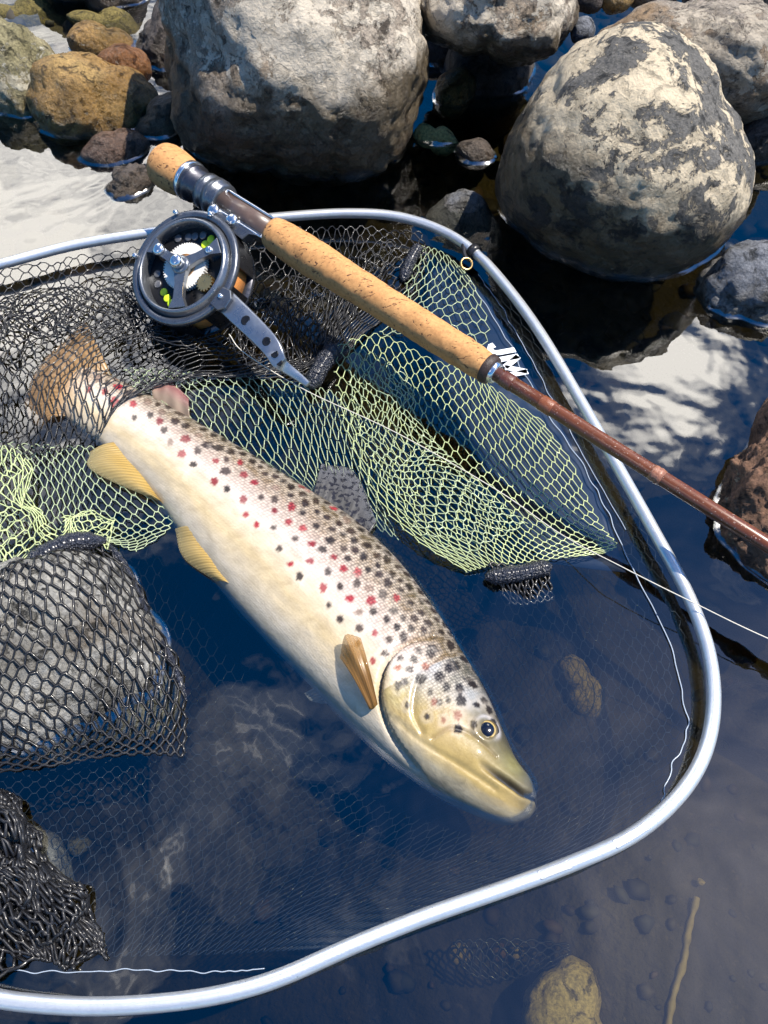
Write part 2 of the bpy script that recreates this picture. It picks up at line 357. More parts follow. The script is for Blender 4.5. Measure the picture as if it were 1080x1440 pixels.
# ------------------------------------------------------------------ rocks
ICO = {}
def ico(k):
    if k not in ICO:
        b = bmesh.new(); bmesh.ops.create_icosphere(b, subdivisions=k, radius=1)
        ICO[k] = (np.array([v.co for v in b.verts]), [tuple(v.index for v in f.verts) for f in b.faces]); b.free()
    return ICO[k]
SOLIDS = {}
def menisc(vs, fs, name, mat='rim'):
    """thin concave water rim where a solid breaks the surface"""
    b = bmesh.new(); bv = [b.verts.new(v) for v in vs]
    for f in fs: b.faces.new([bv[i] for i in f])
    b.normal_update()
    cut = bmesh.ops.bisect_plane(b, geom=b.verts[:] + b.edges[:] + b.faces[:], plane_co=(0, 0, 0.0006), plane_no=(0, 0, 1))['geom_cut']
    ev = [e for e in cut if isinstance(e, bmesh.types.BMEdge)]
    if not ev: b.free(); return
    b.normal_update()
    left = set(ev); loops = []
    while left:
        e = left.pop(); ch = [e.verts[0], e.verts[1]]
        while True:
            nx = [q for q in ch[-1].link_edges if q in left]
            if not nx: break
            left.discard(nx[0]); ch.append(nx[0].other_vert(ch[-1]))
        if len(ch) > 12 and ch[0] == ch[-1]: loops.append(np.array([(v.co.x, v.co.y) for v in ch[:-1]]))
    V = []; F = []
    for lp in loops:
        sg = np.linalg.norm(np.diff(np.vstack([lp, lp[:1]]), axis=0), axis=1); L_ = np.r_[0, np.cumsum(sg)]
        if L_[-1] < 0.04: continue
        n_ = max(24, int(L_[-1] / 0.0025)); q = np.linspace(0, L_[-1], n_, endpoint=False); cl = np.vstack([lp, lp[:1]])
        p2 = np.stack([np.interp(q, L_, cl[:, k]) for k in range(2)], 1)
        for _ in range(4): p2 = 0.5 * p2 + 0.25 * (np.roll(p2, 1, 0) + np.roll(p2, -1, 0))
        T = np.roll(p2, -2, 0) - np.roll(p2, 2, 0); T /= np.linalg.norm(T, axis=1)[:, None] + 1e-9
        area = 0.5 * np.sum(p2[:, 0] * np.roll(p2[:, 1], -1) - np.roll(p2[:, 0], -1) * p2[:, 1])
        nn = np.stack([T[:, 1], -T[:, 0]], 1) * (1 if area > 0 else -1); o0 = len(V)
        for i in range(n_):
            kk = 1 + 0.45 * noise.noise(Vector((p2[i, 0] * 40, p2[i, 1] * 40, 1)))
            for of, z in ((-0.0020, 0.0026), (0.0003, 0.0014), (0.0012, 0.0007), (0.0024, 0.0002), (0.0034, -0.0003)): V.append((*(p2[i] + nn[i] * of * kk), z * kk))
        for i in range(n_):
            a, c = o0 + i * 5, o0 + ((i + 1) % n_) * 5
            for k in range(4): F.append((a + k, c + k, c + k + 1, a + k + 1) if area < 0 else (c + k, a + k, a + k + 1, c + k + 1))
    b.free()
    if V: mesh_obj('water_rim', V, F, M[mat], water)
def rock(name, outline, anchor, mat, label, cat='rock', thick=None, lvl=5, rough=0.06, chunk=0.08, seed=0, power=0.8, group=None, rim=True, nf=1.0, shrink=1.0, dy=0):
    """outline: silhouette in pixels; anchor (px,py,z): a known point of the centre plane giving its distance"""
    o = np.asarray(outline, float); c = o.mean(0); o = c + (o - c) * shrink + (0, dy); c = o.mean(0)
    if anchor[2] <= -0.045:
        for _ in range(6):
            q_ = P(*anchor); hr = (o[:, 1].max() - o[:, 1].min()) * 0.5 / FPX * depth(*anchor)
            anchor = (anchor[0], anchor[1], bed_z(q_[0], q_[1]) + min(hr, thick or hr) * 0.45)
    d = depth(*anchor)
    th = np.arctan2(-(o[:, 1] - c[1]), o[:, 0] - c[0]); r = np.hypot(o[:, 0] - c[0], o[:, 1] - c[1])
    k = np.argsort(th); th, r = th[k], r[k]
    tt = np.linspace(-math.pi, math.pi, 361); rr = np.interp(tt, th, r, period=2 * math.pi)
    ker = np.hanning(17); ker /= ker.sum(); rr = np.convolve(np.r_[rr[-9:-1], rr, rr[1:9]], ker, 'valid')
    D, Fc = ico(lvl); rho = np.hypot(D[:, 0], D[:, 1]); ang = np.arctan2(D[:, 1], D[:, 0])
    rad = np.interp(ang, tt, rr) / FPX * d
    mean = rr.mean() / FPX * d; T = thick if thick else mean * 0.95
    Cn = CAM + d * (FWD + (c[0] - 540) / FPX * RT - (c[1] - 720) / FPX * UPV)
    nv = Cn - CAM; nv /= np.linalg.norm(nv); e1 = np.cross(nv, UPV); e1 /= np.linalg.norm(e1); e2 = np.cross(e1, nv)
    rp = np.clip(rho, 0, 1) ** power
    V = Cn + (rad * rp * np.cos(ang))[:, None] * e1 + (rad * rp * np.sin(ang))[:, None] * e2 - (D[:, 2] * T)[:, None] * nv
    out = V - Cn; out /= np.linalg.norm(out, axis=1)[:, None] + 1e-9
    disp = np.empty(len(V)); s = 1.0 / max(mean, 0.005)
    off = Vector((seed * 7.3, seed * 3.1, seed * 5.7))
    for i in range(len(V)):
        q = Vector(V[i]) * s * nf + off
        f = noise.fractal(q * 1.6, 0.9, 2.1, 6)
        dist = noise.voronoi(q * 1.25)[0]; ch = (dist[1] - dist[0])
        rg = 1 - abs(noise.noise(q * 3.3)) * 2
        disp[i] = mean * (rough * f * 0.8 + chunk * (min(ch, 0.5) - 0.3) + rough * 0.28 * noise.fractal(q * 6.5, 0.75, 2.1, 5) - rough * 0.35 * max(0, rg - 0.82) * 3)
    V = V + out * disp[:, None]
    ob = tag(mesh_obj(name, V, Fc, mat), label, cat, group)
    SOLIDS[name + str(len(SOLIDS))] = (V, Fc)
    if rim and V[:, 2].max() > 0.002 and V[:, 2].min() < 0: menisc(V, Fc, name)
    return ob

rock('boulder', [(228, -20), (238, 60), (243, 130), (246, 175), (262, 208), (300, 232), (370, 246), (450, 246), (530, 236), (575, 212), (603, 165), (606, 110), (598, 50), (588, -5), (560, -60), (480, -95), (380, -100), (270, -70)],
     (420, 165, 0.035), M['rock_left'], 'large pale grey pitted boulder at the water behind the reel', 'boulder', lvl=6, rough=0.09, chunk=0.10, seed=1, power=0.86, thick=0.12, shrink=0.97, dy=-4)
rock('boulder', [(683, 232), (700, 180), (728, 140), (765, 95), (815, 52), (868, 35), (925, 45), (972, 82), (1010, 142), (1040, 200), (1056, 262), (1052, 312), (1024, 352), (965, 384), (885, 392), (805, 368), (735, 320), (692, 272)],
     (870, 285, 0.03), M['rock_lichen'], 'rounded dark boulder crusted with cream lichen, standing in the water', 'boulder', lvl=6, rough=0.05, chunk=0.06, seed=2, power=0.92, thick=0.115, shrink=0.93, dy=10)
rock('boulder', [(580, 5), (592, 38), (630, 55), (680, 66), (740, 84), (775, 76), (805, 40), (806, 5), (780, -40), (700, -60), (610, -45)],
     (690, 30, 0.075), M['rock_left'], 'pale grey slab boulder bridging the dark gap between two bigger boulders', 'boulder', lvl=6, rough=0.10, chunk=0.14, seed=3, thick=0.09)
rock('boulder', [(842, 30), (890, 12), (960, 8), (1030, 20), (1085, 45), (1125, 90), (1120, 165), (1040, 172), (960, 160), (890, 130), (850, 80)],
     (990, 95, 0.05), M['rock_grey'], 'flat-topped tan grey boulder behind the lichen-crusted boulder', 'boulder', lvl=6, rough=0.10, chunk=0.16, seed=4, thick=0.10)
rock('rock', [(1032, 185), (1052, 163), (1090, 158), (1130, 170), (1130, 215), (1080, 228), (1040, 222)], (1080, 195, 0.01), M['rock_dark'], 'dark rock wedged under the flat-topped tan boulder', lvl=5, seed=5)
rock('rock', [(975, 402), (1000, 372), (1022, 350), (1060, 342), (1110, 352), (1130, 410), (1100, 460), (1050, 458), (1005, 440)], (1050, 410, 0.0), M['rock_blue'], 'small blue grey wet rock beside the lichen-crusted boulder', lvl=5, rough=0.12, chunk=0.25, seed=6)
rock('rock', [(1008, 722), (1022, 675), (1050, 620), (1078, 575), (1130, 545), (1190, 620), (1190, 780), (1130, 880), (1075, 850), (1040, 800)], (1075, 720, 0.0), M['rock_rust'], 'rust brown wet rock carrying the tip side of the rod', lvl=6, rough=0.16, chunk=0.25, seed=7, thick=0.05)
rock('stone', [(803, 42), (812, 28), (828, 27), (837, 40), (832, 56), (815, 60), (804, 54)], (820, 44, 0.07), M['rock_blue'], 'small round grey stone between the slab and the lichen boulder', 'stone', lvl=4, seed=8)
rock('stone', [(790, -10), (800, 0), (820, 14), (845, 14), (850, -5), (835, -25), (805, -28)], (820, -5, 0.05), M['rock_dark'], 'dark stone behind the small round grey stone', 'stone', lvl=4, seed=9)
rock('stone', [(845, 2), (852, 14), (870, 16), (890, 6), (890, -12), (868, -20), (850, -14)], (868, -2, 0.05), M['rock_tan'], 'tan stone next to the flat-topped boulder', 'stone', lvl=4, seed=10)
rock('stone', [(880, -10), (900, 8), (940, 8), (960, -6), (950, -26), (900, -30)], (920, -10, 0.05), M['rock_grey'], 'flat grey stone on the bank behind the flat-topped boulder', 'stone', lvl=4, seed=11)
rock('rock', [(960, -20), (980, 8), (1040, 15), (1100, 25), (1120, -10), (1080, -40), (1000, -45)], (1040, -10, 0.04), M['rock_dark'], 'dark bank rock behind the flat-topped tan boulder', lvl=5, seed=12)
# inside the dark gap
rock('rock', [(575, 10), (640, 20), (650, 110), (615, 150), (585, 120)], (605, 75, -0.01), M['rock_dark'], 'added rock darkening the back of the gap beside the large pitted boulder', lvl=5, seed=53, thick=0.04)  # added behind the gap to keep bright water out and the gap dark
rock('rock', [(640, 60), (700, 70), (745, 90), (735, 150), (700, 190), (655, 180), (630, 130)], (690, 130, -0.02), M['rock_dark'], 'dark rock holding up the slab inside the gap', lvl=5, seed=13, thick=0.05)
rock('stone', [(612, 130), (625, 105), (650, 100), (668, 115), (660, 145), (635, 165), (615, 160)], (640, 135, 0.0), M['rock_tan'], 'brown stone inside the dark gap below the slab', 'stone', lvl=4, seed=14, thick=0.02)
rock('stone', [(580, 190), (590, 175), (612, 182), (640, 195), (650, 208), (635, 215), (605, 207)], (615, 195, 0.0), M['rock_yellow'], 'long yellow stone at the waterline below the dark gap', 'stone', lvl=4, seed=15, thick=0.008)
rock('stone', [(640, 205), (660, 198), (690, 208), (695, 230), (670, 235), (650, 225)], (668, 215, 0.0), M['rock_dark'], 'small black stone touching the lichen boulder at the waterline', 'stone', lvl=4, seed=16, thick=0.015)
# left bank, far
rock('rock', [(-30, 40), (10, 46), (50, 58), (85, 78), (95, 120), (80, 175), (55, 200), (20, 190), (-30, 165)], (30, 120, 0.0), M['rock_moss'], 'moss spotted pale rock in the corner of the pool', lvl=5, rough=0.13, chunk=0.2, seed=17)
rock('rock', [(56, 112), (95, 90), (150, 92), (208, 108), (228, 140), (220, 178), (180, 200), (120, 204), (66, 198), (48, 160)], (140, 155, 0.0), M['rock_tan'], 'broad ochre brown rock beside the moss spotted rock', lvl=5, rough=0.10, chunk=0.14, seed=18)
rock('stone', [(138, 88), (155, 72), (185, 68), (208, 78), (213, 100), (195, 113), (160, 108)], (175, 92, 0.02), M['rock_orange'], 'orange brown stone resting behind the ochre rock', 'stone', lvl=5, seed=19)
rock('stone', [(95, 62), (110, 45), (150, 42), (190, 55), (200, 70), (160, 80), (110, 82)], (145, 62, 0.0), M['rock_tan'], 'tan wet stone behind the orange brown stone', 'stone', lvl=5, seed=20)
rock('stone', [(-20, 30), (20, 18), (80, 16), (118, 26), (105, 45), (50, 52), (-10, 50)], (50, 34, -0.022), M['rock_olive'], 'long olive flat stone just under water behind the mossy rock', 'stone', lvl=5, seed=21, thick=0.03, rim=False)
rock('stone', [(95, 35), (140, 26), (190, 30), (212, 44), (190, 56), (130, 54)], (155, 42, -0.02), M['rock_olive'], 'olive flat stone just under water beside the pale boulder', 'stone', lvl=5, seed=22, thick=0.03, rim=False)
rock('stone', [(114, 228), (128, 205), (160, 188), (192, 184), (210, 196), (205, 216), (175, 236), (135, 246)], (162, 216, -0.004), M['rock_purple'], 'smooth purple brown wet stone in the pool near the butt cap', 'stone', lvl=5, rough=0.04, chunk=0.04, seed=23)
rock('stone', [(150, 282), (158, 255), (178, 236), (204, 234), (218, 250), (205, 272), (180, 290), (160, 298)], (183, 265, -0.004), M['rock_dark'], 'small knobbly dark stone in the pool near the butt cap', 'stone', lvl=5, rough=0.16, chunk=0.3, seed=24)
rock('stone', [(190, 190), (205, 165), (228, 138), (246, 130), (252, 165), (248, 200), (220, 212)], (225, 175, 0.0), M['rock_grey'], 'pale wedge stone leaning on the large pitted boulder', 'stone', lvl=5, seed=25)
rock('rock', [(200, 60), (212, 35), (232, 5), (255, 20), (256, 110), (238, 132), (212, 112)], (230, 75, 0.0), M['rock_dark'], 'dark narrow rock squeezed against the large pitted boulder', lvl=5, rough=0.14, chunk=0.2, seed=26)
rock('rock', [(40, -10), (120, 4), (200, 10), (225, -5), (200, -40), (90, -50)], (130, -15, 0.0), M['rock_dark'], 'dark wet rock at the back of the pool', lvl=5, seed=27)
# submerged and inside the net
rock('stone', [(595, 305), (620, 285), (665, 272), (690, 300), (705, 345), (650, 360), (605, 340)], (650, 315, -0.02), M['rock_blue'], 'blue grey stone under water between the net rim and lichen boulder', 'stone', lvl=5, seed=28, thick=0.02, rim=False)
rock('rock', [(-60, 900), (-30, 830), (40, 785), (110, 775), (165, 800), (200, 860), (240, 930), (252, 990), (215, 1040), (120, 1055), (40, 1065), (-40, 1010)], (100, 930, -0.012), M['rock_wetpale'], 'pale wet rock lying under the black netting', lvl=6, rough=0.10, chunk=0.12, seed=29, thick=0.045, power=0.8)
rock('stone', [(-40, 1180), (0, 1150), (50, 1170), (95, 1230), (80, 1290), (0, 1300), (-40, 1260)], (20, 1225, -0.02), M['rock_wetpale'], 'pale stone below the bunched black netting at the rim', 'stone', lvl=5, seed=30, thick=0.025)
rock('stone', [(788, 930), (802, 920), (830, 950), (850, 985), (846, 1010), (820, 1008), (798, 970)], (820, 965, -0.05), M['rock_yellow'], 'yellow oval stone under water seen through the netting near the trout head', 'stone', lvl=4, seed=31, thick=0.012, rim=False)
rock('stone', [(735, 1450), (745, 1400), (775, 1370), (810, 1350), (830, 1362), (840, 1420), (845, 1470), (780, 1480)], (790, 1420, -0.045), M['rock_yellow'], 'pale yellow stone under water outside the net rim', 'stone', lvl=5, seed=32, thick=0.02, rim=False)
rock('rock', [(1010, 985), (1060, 960), (1120, 990), (1110, 1060), (1050, 1080), (1012, 1050)], (1060, 1020, -0.07), M['rock_dark'], 'dark flat rock under water outside the net rim', lvl=5, seed=33, thick=0.02, rim=False)
rock('stone', [(630, 1340), (640, 1328), (655, 1330), (662, 1345), (650, 1356), (636, 1354)], (646, 1342, -0.05), M['rock_yellow'], 'pale round pebble first in the row by the yellow stone', 'stone', lvl=3, seed=34, rim=False)
rock('stone', [(690, 1340), (698, 1328), (712, 1330), (718, 1343), (708, 1352), (694, 1350)], (704, 1340, -0.05), M['rock_tan'], 'tan round pebble in the row by the yellow stone', 'stone', lvl=3, seed=35, rim=False)
rock('stone', [(715, 1336), (724, 1328), (736, 1332), (737, 1344), (726, 1350), (717, 1346)], (727, 1338, -0.05), M['rock_yellow'], 'bright pebble nearest the yellow stone under the netting scrap', 'stone', lvl=3, seed=36, rim=False)
for k, (x, y, s, mm, lb) in enumerate([(480, 1070, 12, 'rock_orange', 'orange pebble under water below the trout gill cover'), (520, 1066, 9, 'rock_wetpale', 'pale pebble under water below the trout gill cover'),
        (622, 1165, 8, 'rock_orange', 'orange pebble under water below the trout jaw'), (632, 1195, 10, 'rock_rust', 'rust pebble under water below the trout jaw'), (640, 1225, 8, 'rock_tan', 'tan pebble under water near the rim below the trout jaw'),
        (1030, 960, 10, 'rock_rust', 'rust pebble under water just outside the rim bend'), (1016, 1048, 9, 'rock_yellow', 'yellow pebble under water just outside the rim bend'), (985, 1240, 6, 'rock_yellow', 'tiny yellow pebble under water above the pale stick'),
        (350, 925, 14, 'rock_wetpale', 'pale grey pebble under water below the trout belly'), (110, 1190, 17, 'rock_wetpale', 'white stone chip under water near the bunched black netting')]):
    rock('pebble', [(x + s * (1 + 0.25 * math.sin(k + 3 * q)) * math.cos(q), y + s * 0.8 * math.sin(q)) for q in np.linspace(0, 5.6, 8)], (x, y, -0.055), M[mm], lb, 'pebble', lvl=3, seed=40 + k, rim=False, chunk=0.2)

# ------------------------------------------------------------------ trout
def trout():
    dors = [(112, 500), (140, 522), (200, 552), (270, 592), (350, 640), (430, 690), (500, 736), (560, 792), (610, 858), (648, 918), (680, 972), (706, 1030), (724, 1070), (744, 1096), (752, 1114)]
    vent = [(66, 570), (92, 588), (128, 618), (170, 655), (218, 705), (262, 765), (312, 830), (368, 893), (424, 950), (478, 1005), (538, 1062), (594, 1104), (650, 1136), (708, 1159), (744, 1151)]
    NS, NR = 600, 220
    Dp = spline(dors, NS); Vp = spline(vent, NS); s = np.linspace(0, 1, NS)
    zc = -0.006 - 0.006 * np.clip((s - 0.75) / 0.25, 0, 1) ** 1.2 + 0.009 * np.clip((0.14 - s) / 0.12, 0, 1)
    T = np.interp(s, [0, 0.03, 0.09, 0.2, 0.4, 0.55, 0.68, 0.8, 0.9, 0.96, 1], [0.002, 0.006, 0.012, 0.018, 0.027, 0.030, 0.0305, 0.028, 0.021, 0.0145, 0.008])
    ker = np.hanning(41); ker /= ker.sum(); T = np.convolve(np.pad(T, 20, mode='edge'), ker, 'valid')
    phi = np.arange(NR) * 2 * math.pi / NR
    t = np.cos(phi); up = np.sin(phi)
    Q = 0.5 * (Dp + Vp)[:, None, :] + 0.5 * (Dp - Vp)[:, None, :] * t[None, :, None]       # design-space px
    W = np.empty((NS, NR, 3))
    for i in range(NS):
        a = P(*Dp[i], zc[i]); b = P(*Vp[i], zc[i])
        W[i] = 0.5 * (a + b) + 0.5 * (a - b) * t[:, None]
        W[i, :, 2] = zc[i] + T[i] * np.sign(up) * np.abs(up) ** 0.88
    def seg(poly):
        p = spline(poly, 60); best = np.full(Q.shape[:2], 1e9); sd = np.zeros(Q.shape[:2])
        for k in range(59):
            a, b = p[k], p[k + 1]; ab = b - a; u = np.clip(((Q - a) @ ab) / (ab @ ab), 0, 1); dv = Q - a - u[..., None] * ab
            d = np.hypot(dv[..., 0], dv[..., 1]); sg = np.sign(ab[0] * (Q[..., 1] - a[1]) - ab[1] * (Q[..., 0] - a[0]))
            mk = d < best; best[mk] = d[mk]; sd[mk] = sg[mk]
        return best, sd
    gs = lambda d, w_: np.exp(-(d / w_) ** 2)
    top = np.clip(np.abs(np.broadcast_to(up, Q.shape[:2])), 0, 1) ** 0.3
    gill = [(602, 922), (570, 934), (546, 958), (536, 990), (540, 1020), (556, 1052), (585, 1086)]
    gill2 = [(640, 930), (606, 950), (584, 985), (578, 1022), (590, 1050)]
    mouth = [(662, 1088), (684, 1101), (702, 1111), (716, 1119), (730, 1126), (754, 1127)]
    maxi = [(604, 1058), (628, 1046), (656, 1054), (690, 1080)]
    branch = [(552, 1030), (590, 1062), (640, 1092), (690, 1122)]
    dg, sg_ = seg(gill); dg2, sg2 = seg(gill2); dm, sm = seg(mouth); dx, sx_ = seg(maxi); db, _ = seg(branch)
    disp = 0.0028 * np.where(sg_ < 0, gs(dg, 26), -1.2 * gs(dg, 7)) - 0.0012 * gs(dg, 4)
    disp += -0.0012 * gs(dg2, 4) + (- 0.0060 * gs(dm, 3.8) + 0.0009 * gs(np.abs(dm - 9), 5)) * np.clip((Q[..., 0] - 664) / 45, 0, 1) - 0.0012 * gs(dx, 3.0) + 0.0009 * gs(np.hypot(Q[..., 0] - 668, Q[..., 1] - 1080), 16) - 0.0010 * gs(db, 4)
    eye = np.array([678, 1043.]); de = np.hypot(Q[..., 0] - eye[0], Q[..., 1] - eye[1])
    disp += 0.0020 * gs(de - 17, 5) - 0.0035 * gs(de, 11)
    W[..., 2] += disp * top * np.sign(up)[None, :]
    # colours ------------------------------------------------
    tt = np.broadcast_to(t, Q.shape[:2]); ss = np.broadcast_to(s[:, None], Q.shape[:2])
    wob = np.zeros_like(tt)
    nz = rng.standard_normal((60, 30)); 
    gi = np.interp(np.arange(NS), np.linspace(0, NS, 60), np.arange(60)); gj = (tt + 1) / 2 * 28.9
    i0 = np.minimum(gi.astype(int), 58); j0 = gj.astype(int); fi = (gi - i0)[:, None]; fj = gj - j0; i0 = np.broadcast_to(i0[:, None], tt.shape)
    wob = (nz[i0, j0] * (1 - fj) + nz[i0, j0 + 1] * fj) * (1 - fi) + (nz[i0 + 1, j0] * (1 - fj) + nz[i0 + 1, j0 + 1] * fj) * fi
    v = tt + 0.03 * wob
    stops = [-1, -0.78, -0.5, -0.25, 0.0, 0.25, 0.5, 0.72, 0.9, 1.0]
    ccol = np.array([(0.44, 0.41, 0.34), (0.52, 0.46, 0.36), (0.56, 0.45, 0.27), (0.63, 0.54, 0.41), (0.63, 0.55, 0.50), (0.48, 0.38, 0.32), (0.25, 0.18, 0.11), (0.14, 0.10, 0.05), (0.075, 0.058, 0.028), (0.045, 0.038, 0.024)])
    C = np.stack([np.interp(v, stops, ccol[:, k]) for k in range(3)], -1)
    tailw = np.clip((0.115 - ss) / 0.085, 0, 1)[..., None]
    tail_glare = np.clip((0.24 - ss) / 0.2, 0, 1)[..., None] * np.exp(-((v + 0.1) / 0.6) ** 2)[..., None]  # sun glare near the tail painted into the flank colour
    C = C * (1 - 0.6 * tail_glare) + np.array([0.80, 0.74, 0.64]) * 0.6 * tail_glare
    C = C * (1 - 0.92 * tailw) + np.array([0.46, 0.28, 0.13]) * 0.92 * tailw
    # head
    dgS = np.where(sg_ < 0, 1, 0); hd = np.clip((ss - 0.735) / 0.02, 0, 1)
    hd = np.maximum(np.where((sg_ < 0) & (ss > 0.66), np.clip(dg / 5, 0, 1), 0), np.clip((ss - 0.86) / 0.02, 0, 1))[..., None]
    hst = [-1, -0.75, -0.45, -0.1, 0.2, 0.5, 0.8, 1]
    hc = np.array([(0.50, 0.44, 0.32), (0.58, 0.50, 0.34), (0.54, 0.40, 0.15), (0.50, 0.37, 0.13), (0.38, 0.30, 0.13), (0.22, 0.185, 0.095), (0.09, 0.08, 0.045), (0.04, 0.038, 0.03)])
    Hc = np.stack([np.interp(v, hst, hc[:, k]) for k in range(3)], -1)
    for cx, cy, rr, col in ((592, 962, 34, (0.66, 0.69, 0.76)), (652, 1000, 24, (0.52, 0.54, 0.57)), (630, 1035, 20, (0.62, 0.46, 0.26)), (560, 1000, 16, (0.60, 0.50, 0.22))):
        f = gs(np.hypot(Q[..., 0] - cx, Q[..., 1] - cy) + 4 * wob, rr)[..., None] * 0.85; Hc = Hc * (1 - f) + np.array(col) * f
    C = C * (1 - hd) + Hc * hd
    sn = gs(np.hypot(Q[..., 0] - 748, Q[..., 1] - 1098), 38)[..., None] * 0.85 * (sm < 0)[..., None]; C = C * (1 - sn) + np.array([0.10, 0.105, 0.10]) * sn
    ol = gs(np.hypot(Q[..., 0] - 715, Q[..., 1] - 1088), 20)[..., None] * 0.6 * (sm < 0)[..., None]; C = C * (1 - ol) + np.array([0.34, 0.31, 0.10]) * ol
    jw = gs(np.hypot(Q[..., 0] - 742, Q[..., 1] - 1142), 22)[..., None] * 0.7; C = C * (1 - jw) + np.array([0.22, 0.21, 0.17]) * jw
    dk = (gs(dm, 4.0) * 0.95 * np.clip((Q[..., 0] - 664) / 30, 0, 1))[..., None]; C = C * (1 - dk) + np.array([0.05, 0.06, 0.08]) * dk
    dk = (gs(dg, 2.5) * 0.5 + gs(dg2, 2) * 0.3 + gs(dx, 2) * 0.4)[..., None]; C = C * (1 - dk) + np.array([0.22, 0.15, 0.06]) * dk
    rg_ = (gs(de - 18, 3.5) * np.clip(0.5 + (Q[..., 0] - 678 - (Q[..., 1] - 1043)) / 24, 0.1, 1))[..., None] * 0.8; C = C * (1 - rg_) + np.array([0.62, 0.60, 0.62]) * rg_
    ga = np.arctan2(Q[..., 1] - 1040, Q[..., 0] - 640); gr = np.hypot(Q[..., 0] - 640, Q[..., 1] - 1040)
    st_ = (np.sin(gr * 0.55 + 2 * wob) * 0.5 + 0.5) * np.clip((gr - 62) / 12, 0, 1) * (Q[..., 1] > 975) * (Q[..., 0] < 650)
    C = C * (1 - 0.22 * (st_[..., None] * hd))
    # spots
    axis = np.array([0.72, 0.69]); 
    def paint(cx, cy, r, col, k):
        nonlocal C
        dx_, dy_ = Q[..., 0] - cx, Q[..., 1] - cy; near = (np.abs(dx_) < r * 2.6) & (np.abs(dy_) < r * 2.6)
        if not near.any(): return
        dx_, dy_ = dx_[near], dy_[near]; an = np.arctan2(dy_, dx_)
        d = np.hypot(dx_ * (1 + 0.16 * math.sin(k)), dy_ * (1 - 0.16 * math.sin(k)))
        rr = r * (1 + 0.06 * np.sin(3 * an + k) + 0.10 * np.sin(5 * an + 2.3 * k) + 0.10 * np.sin(8 * an + k * 4) + 0.06 * np.sin(13 * an + k * 3))
        f = np.clip((rr - d) / 2.2 + 0.55, 0, 1)[:, None] * (0.93 + 0.07 * math.sin(k * 5))
        hl = (np.exp(-((d - rr - 3) / 3.0) ** 2) * 0.30 * (d > rr))[:, None]
        Cn = C[near]; Cn = Cn * (1 - hl) + np.array([0.66, 0.58, 0.50]) * hl; C[near] = Cn * (1 - f) + np.array(col) * f
    pts = []
    for a in range(7000):
        i = rng.integers(8, NS - 8); tq = rng.uniform(-0.34, 0.97); sq = i / NS
        q = 0.5 * (Dp[i] + Vp[i]) + 0.5 * (Dp[i] - Vp[i]) * tq
        if sq > 0.735 or sq < 0.045: continue
        jq = int(np.argmin(np.abs(t[:NR // 2] - tq)))
        if sq > 0.6 and sg_[i, jq] < 0 : continue
        if sq > 0.6 and dg[i, jq] < 12: continue
        low = np.interp(sq, [0, 0.1, 0.3, 0.5, 0.66], [0.15, 0.0, -0.12, -0.28, -0.32])
        if tq < low: continue
        sp = 14.8 + (4 if tq < 0.15 else 0) + 7 * max(0, 0.16 - sq) / 0.16
        asp = math.sqrt(max(0.15, 1 - tq * tq)); ok = True
        for (x, y) in pts:
            if (x - q[0]) ** 2 + (y - q[1]) ** 2 < (sp * (0.55 + 0.45 * asp)) ** 2: ok = False; break
        if not ok: continue
        pts.append((q[0], q[1])); k = rng.uniform(0, 6)
        redp = np.interp(tq, [-0.3, 0.0, 0.3, 0.55, 0.7], [0.55, 0.6, 0.5, 0.2, 0.02]) * np.interp(sq, [0, 0.45, 0.66], [1.25, 0.9, 0.25])
        r = (4.1 + 2.9 * rng.random()) * (0.75 + 0.25 * asp)
        if tq < 0.05: r *= 0.82
        if rng.random() < redp: col = np.array([0.30, 0.018, 0.028]) * rng.uniform(0.7, 1.2)
        else: col = np.array([0.028, 0.017, 0.014]) * rng.uniform(0.6, 1.8)
        if rng.random() < 0.08: col = col * 0.5 + np.array([0.25, 0.18, 0.14])
        paint(q[0], q[1], r, col, k)
    for (x, y, r) in [(603, 938, 6.5), (585, 943, 5), (633, 957, 8), (655, 975, 6), (625, 963, 5.5), (578, 955, 5), (600, 945, 5), (613, 976, 7), (587, 980, 6.5), (560, 955, 4), (565, 985, 5), (640, 990, 6), (622, 990, 5.5), (572, 968, 5), (600, 998, 4), (642, 1007, 7), (612, 1011, 4.5), (624, 1008, 3.5), (638, 1046, 5.5), (659, 1040, 4.5), (660, 980, 5.5), (667, 950, 6), (676, 1000, 5), (683, 1012, 5), (664, 1010, 4), (630, 925, 6), (650, 940, 5.5), (688, 1030, 4), (557, 990, 5), (596, 1030, 3.5), (570, 1015, 3.5)]:
        paint(x, y, r * 1.1, np.array([0.022, 0.014, 0.012]), x * 0.37 + y)
    for (x, y, r) in [(594, 963, 5), (557, 967, 4.5), (637, 1028, 6), (605, 1011, 4.5), (618, 1035, 3.5)]: paint(x, y, r, np.array([0.30, 0.10, 0.06]), x)
    paint(545, 928, 4, np.array([0.06, 0.04, 0.03]), 1)
    C = C * (0.86 - 0.22 * hd)
    C = C * (1 + 0.05 * wob[..., None])
    # UV in metres
    arc = np.cumsum(np.linalg.norm(np.diff(0.5 * (Dp + Vp), axis=0, prepend=0.5 * (Dp + Vp)[:1]), axis=1)) / 1900
    hw = np.linalg.norm(Dp - Vp, axis=1) / 1900 / 2
    u = np.broadcast_to(arc[:, None], tt.shape); vv = (phi[None, :] - math.pi / 2) * hw[:, None] * 0.85
    V = W.reshape(-1, 3); F = []
    for i in range(NS - 1):
        for k in range(NR): F.append((i * NR + k, (i + 1) * NR + k, (i + 1) * NR + (k + 1) % NR, i * NR + (k + 1) % NR))
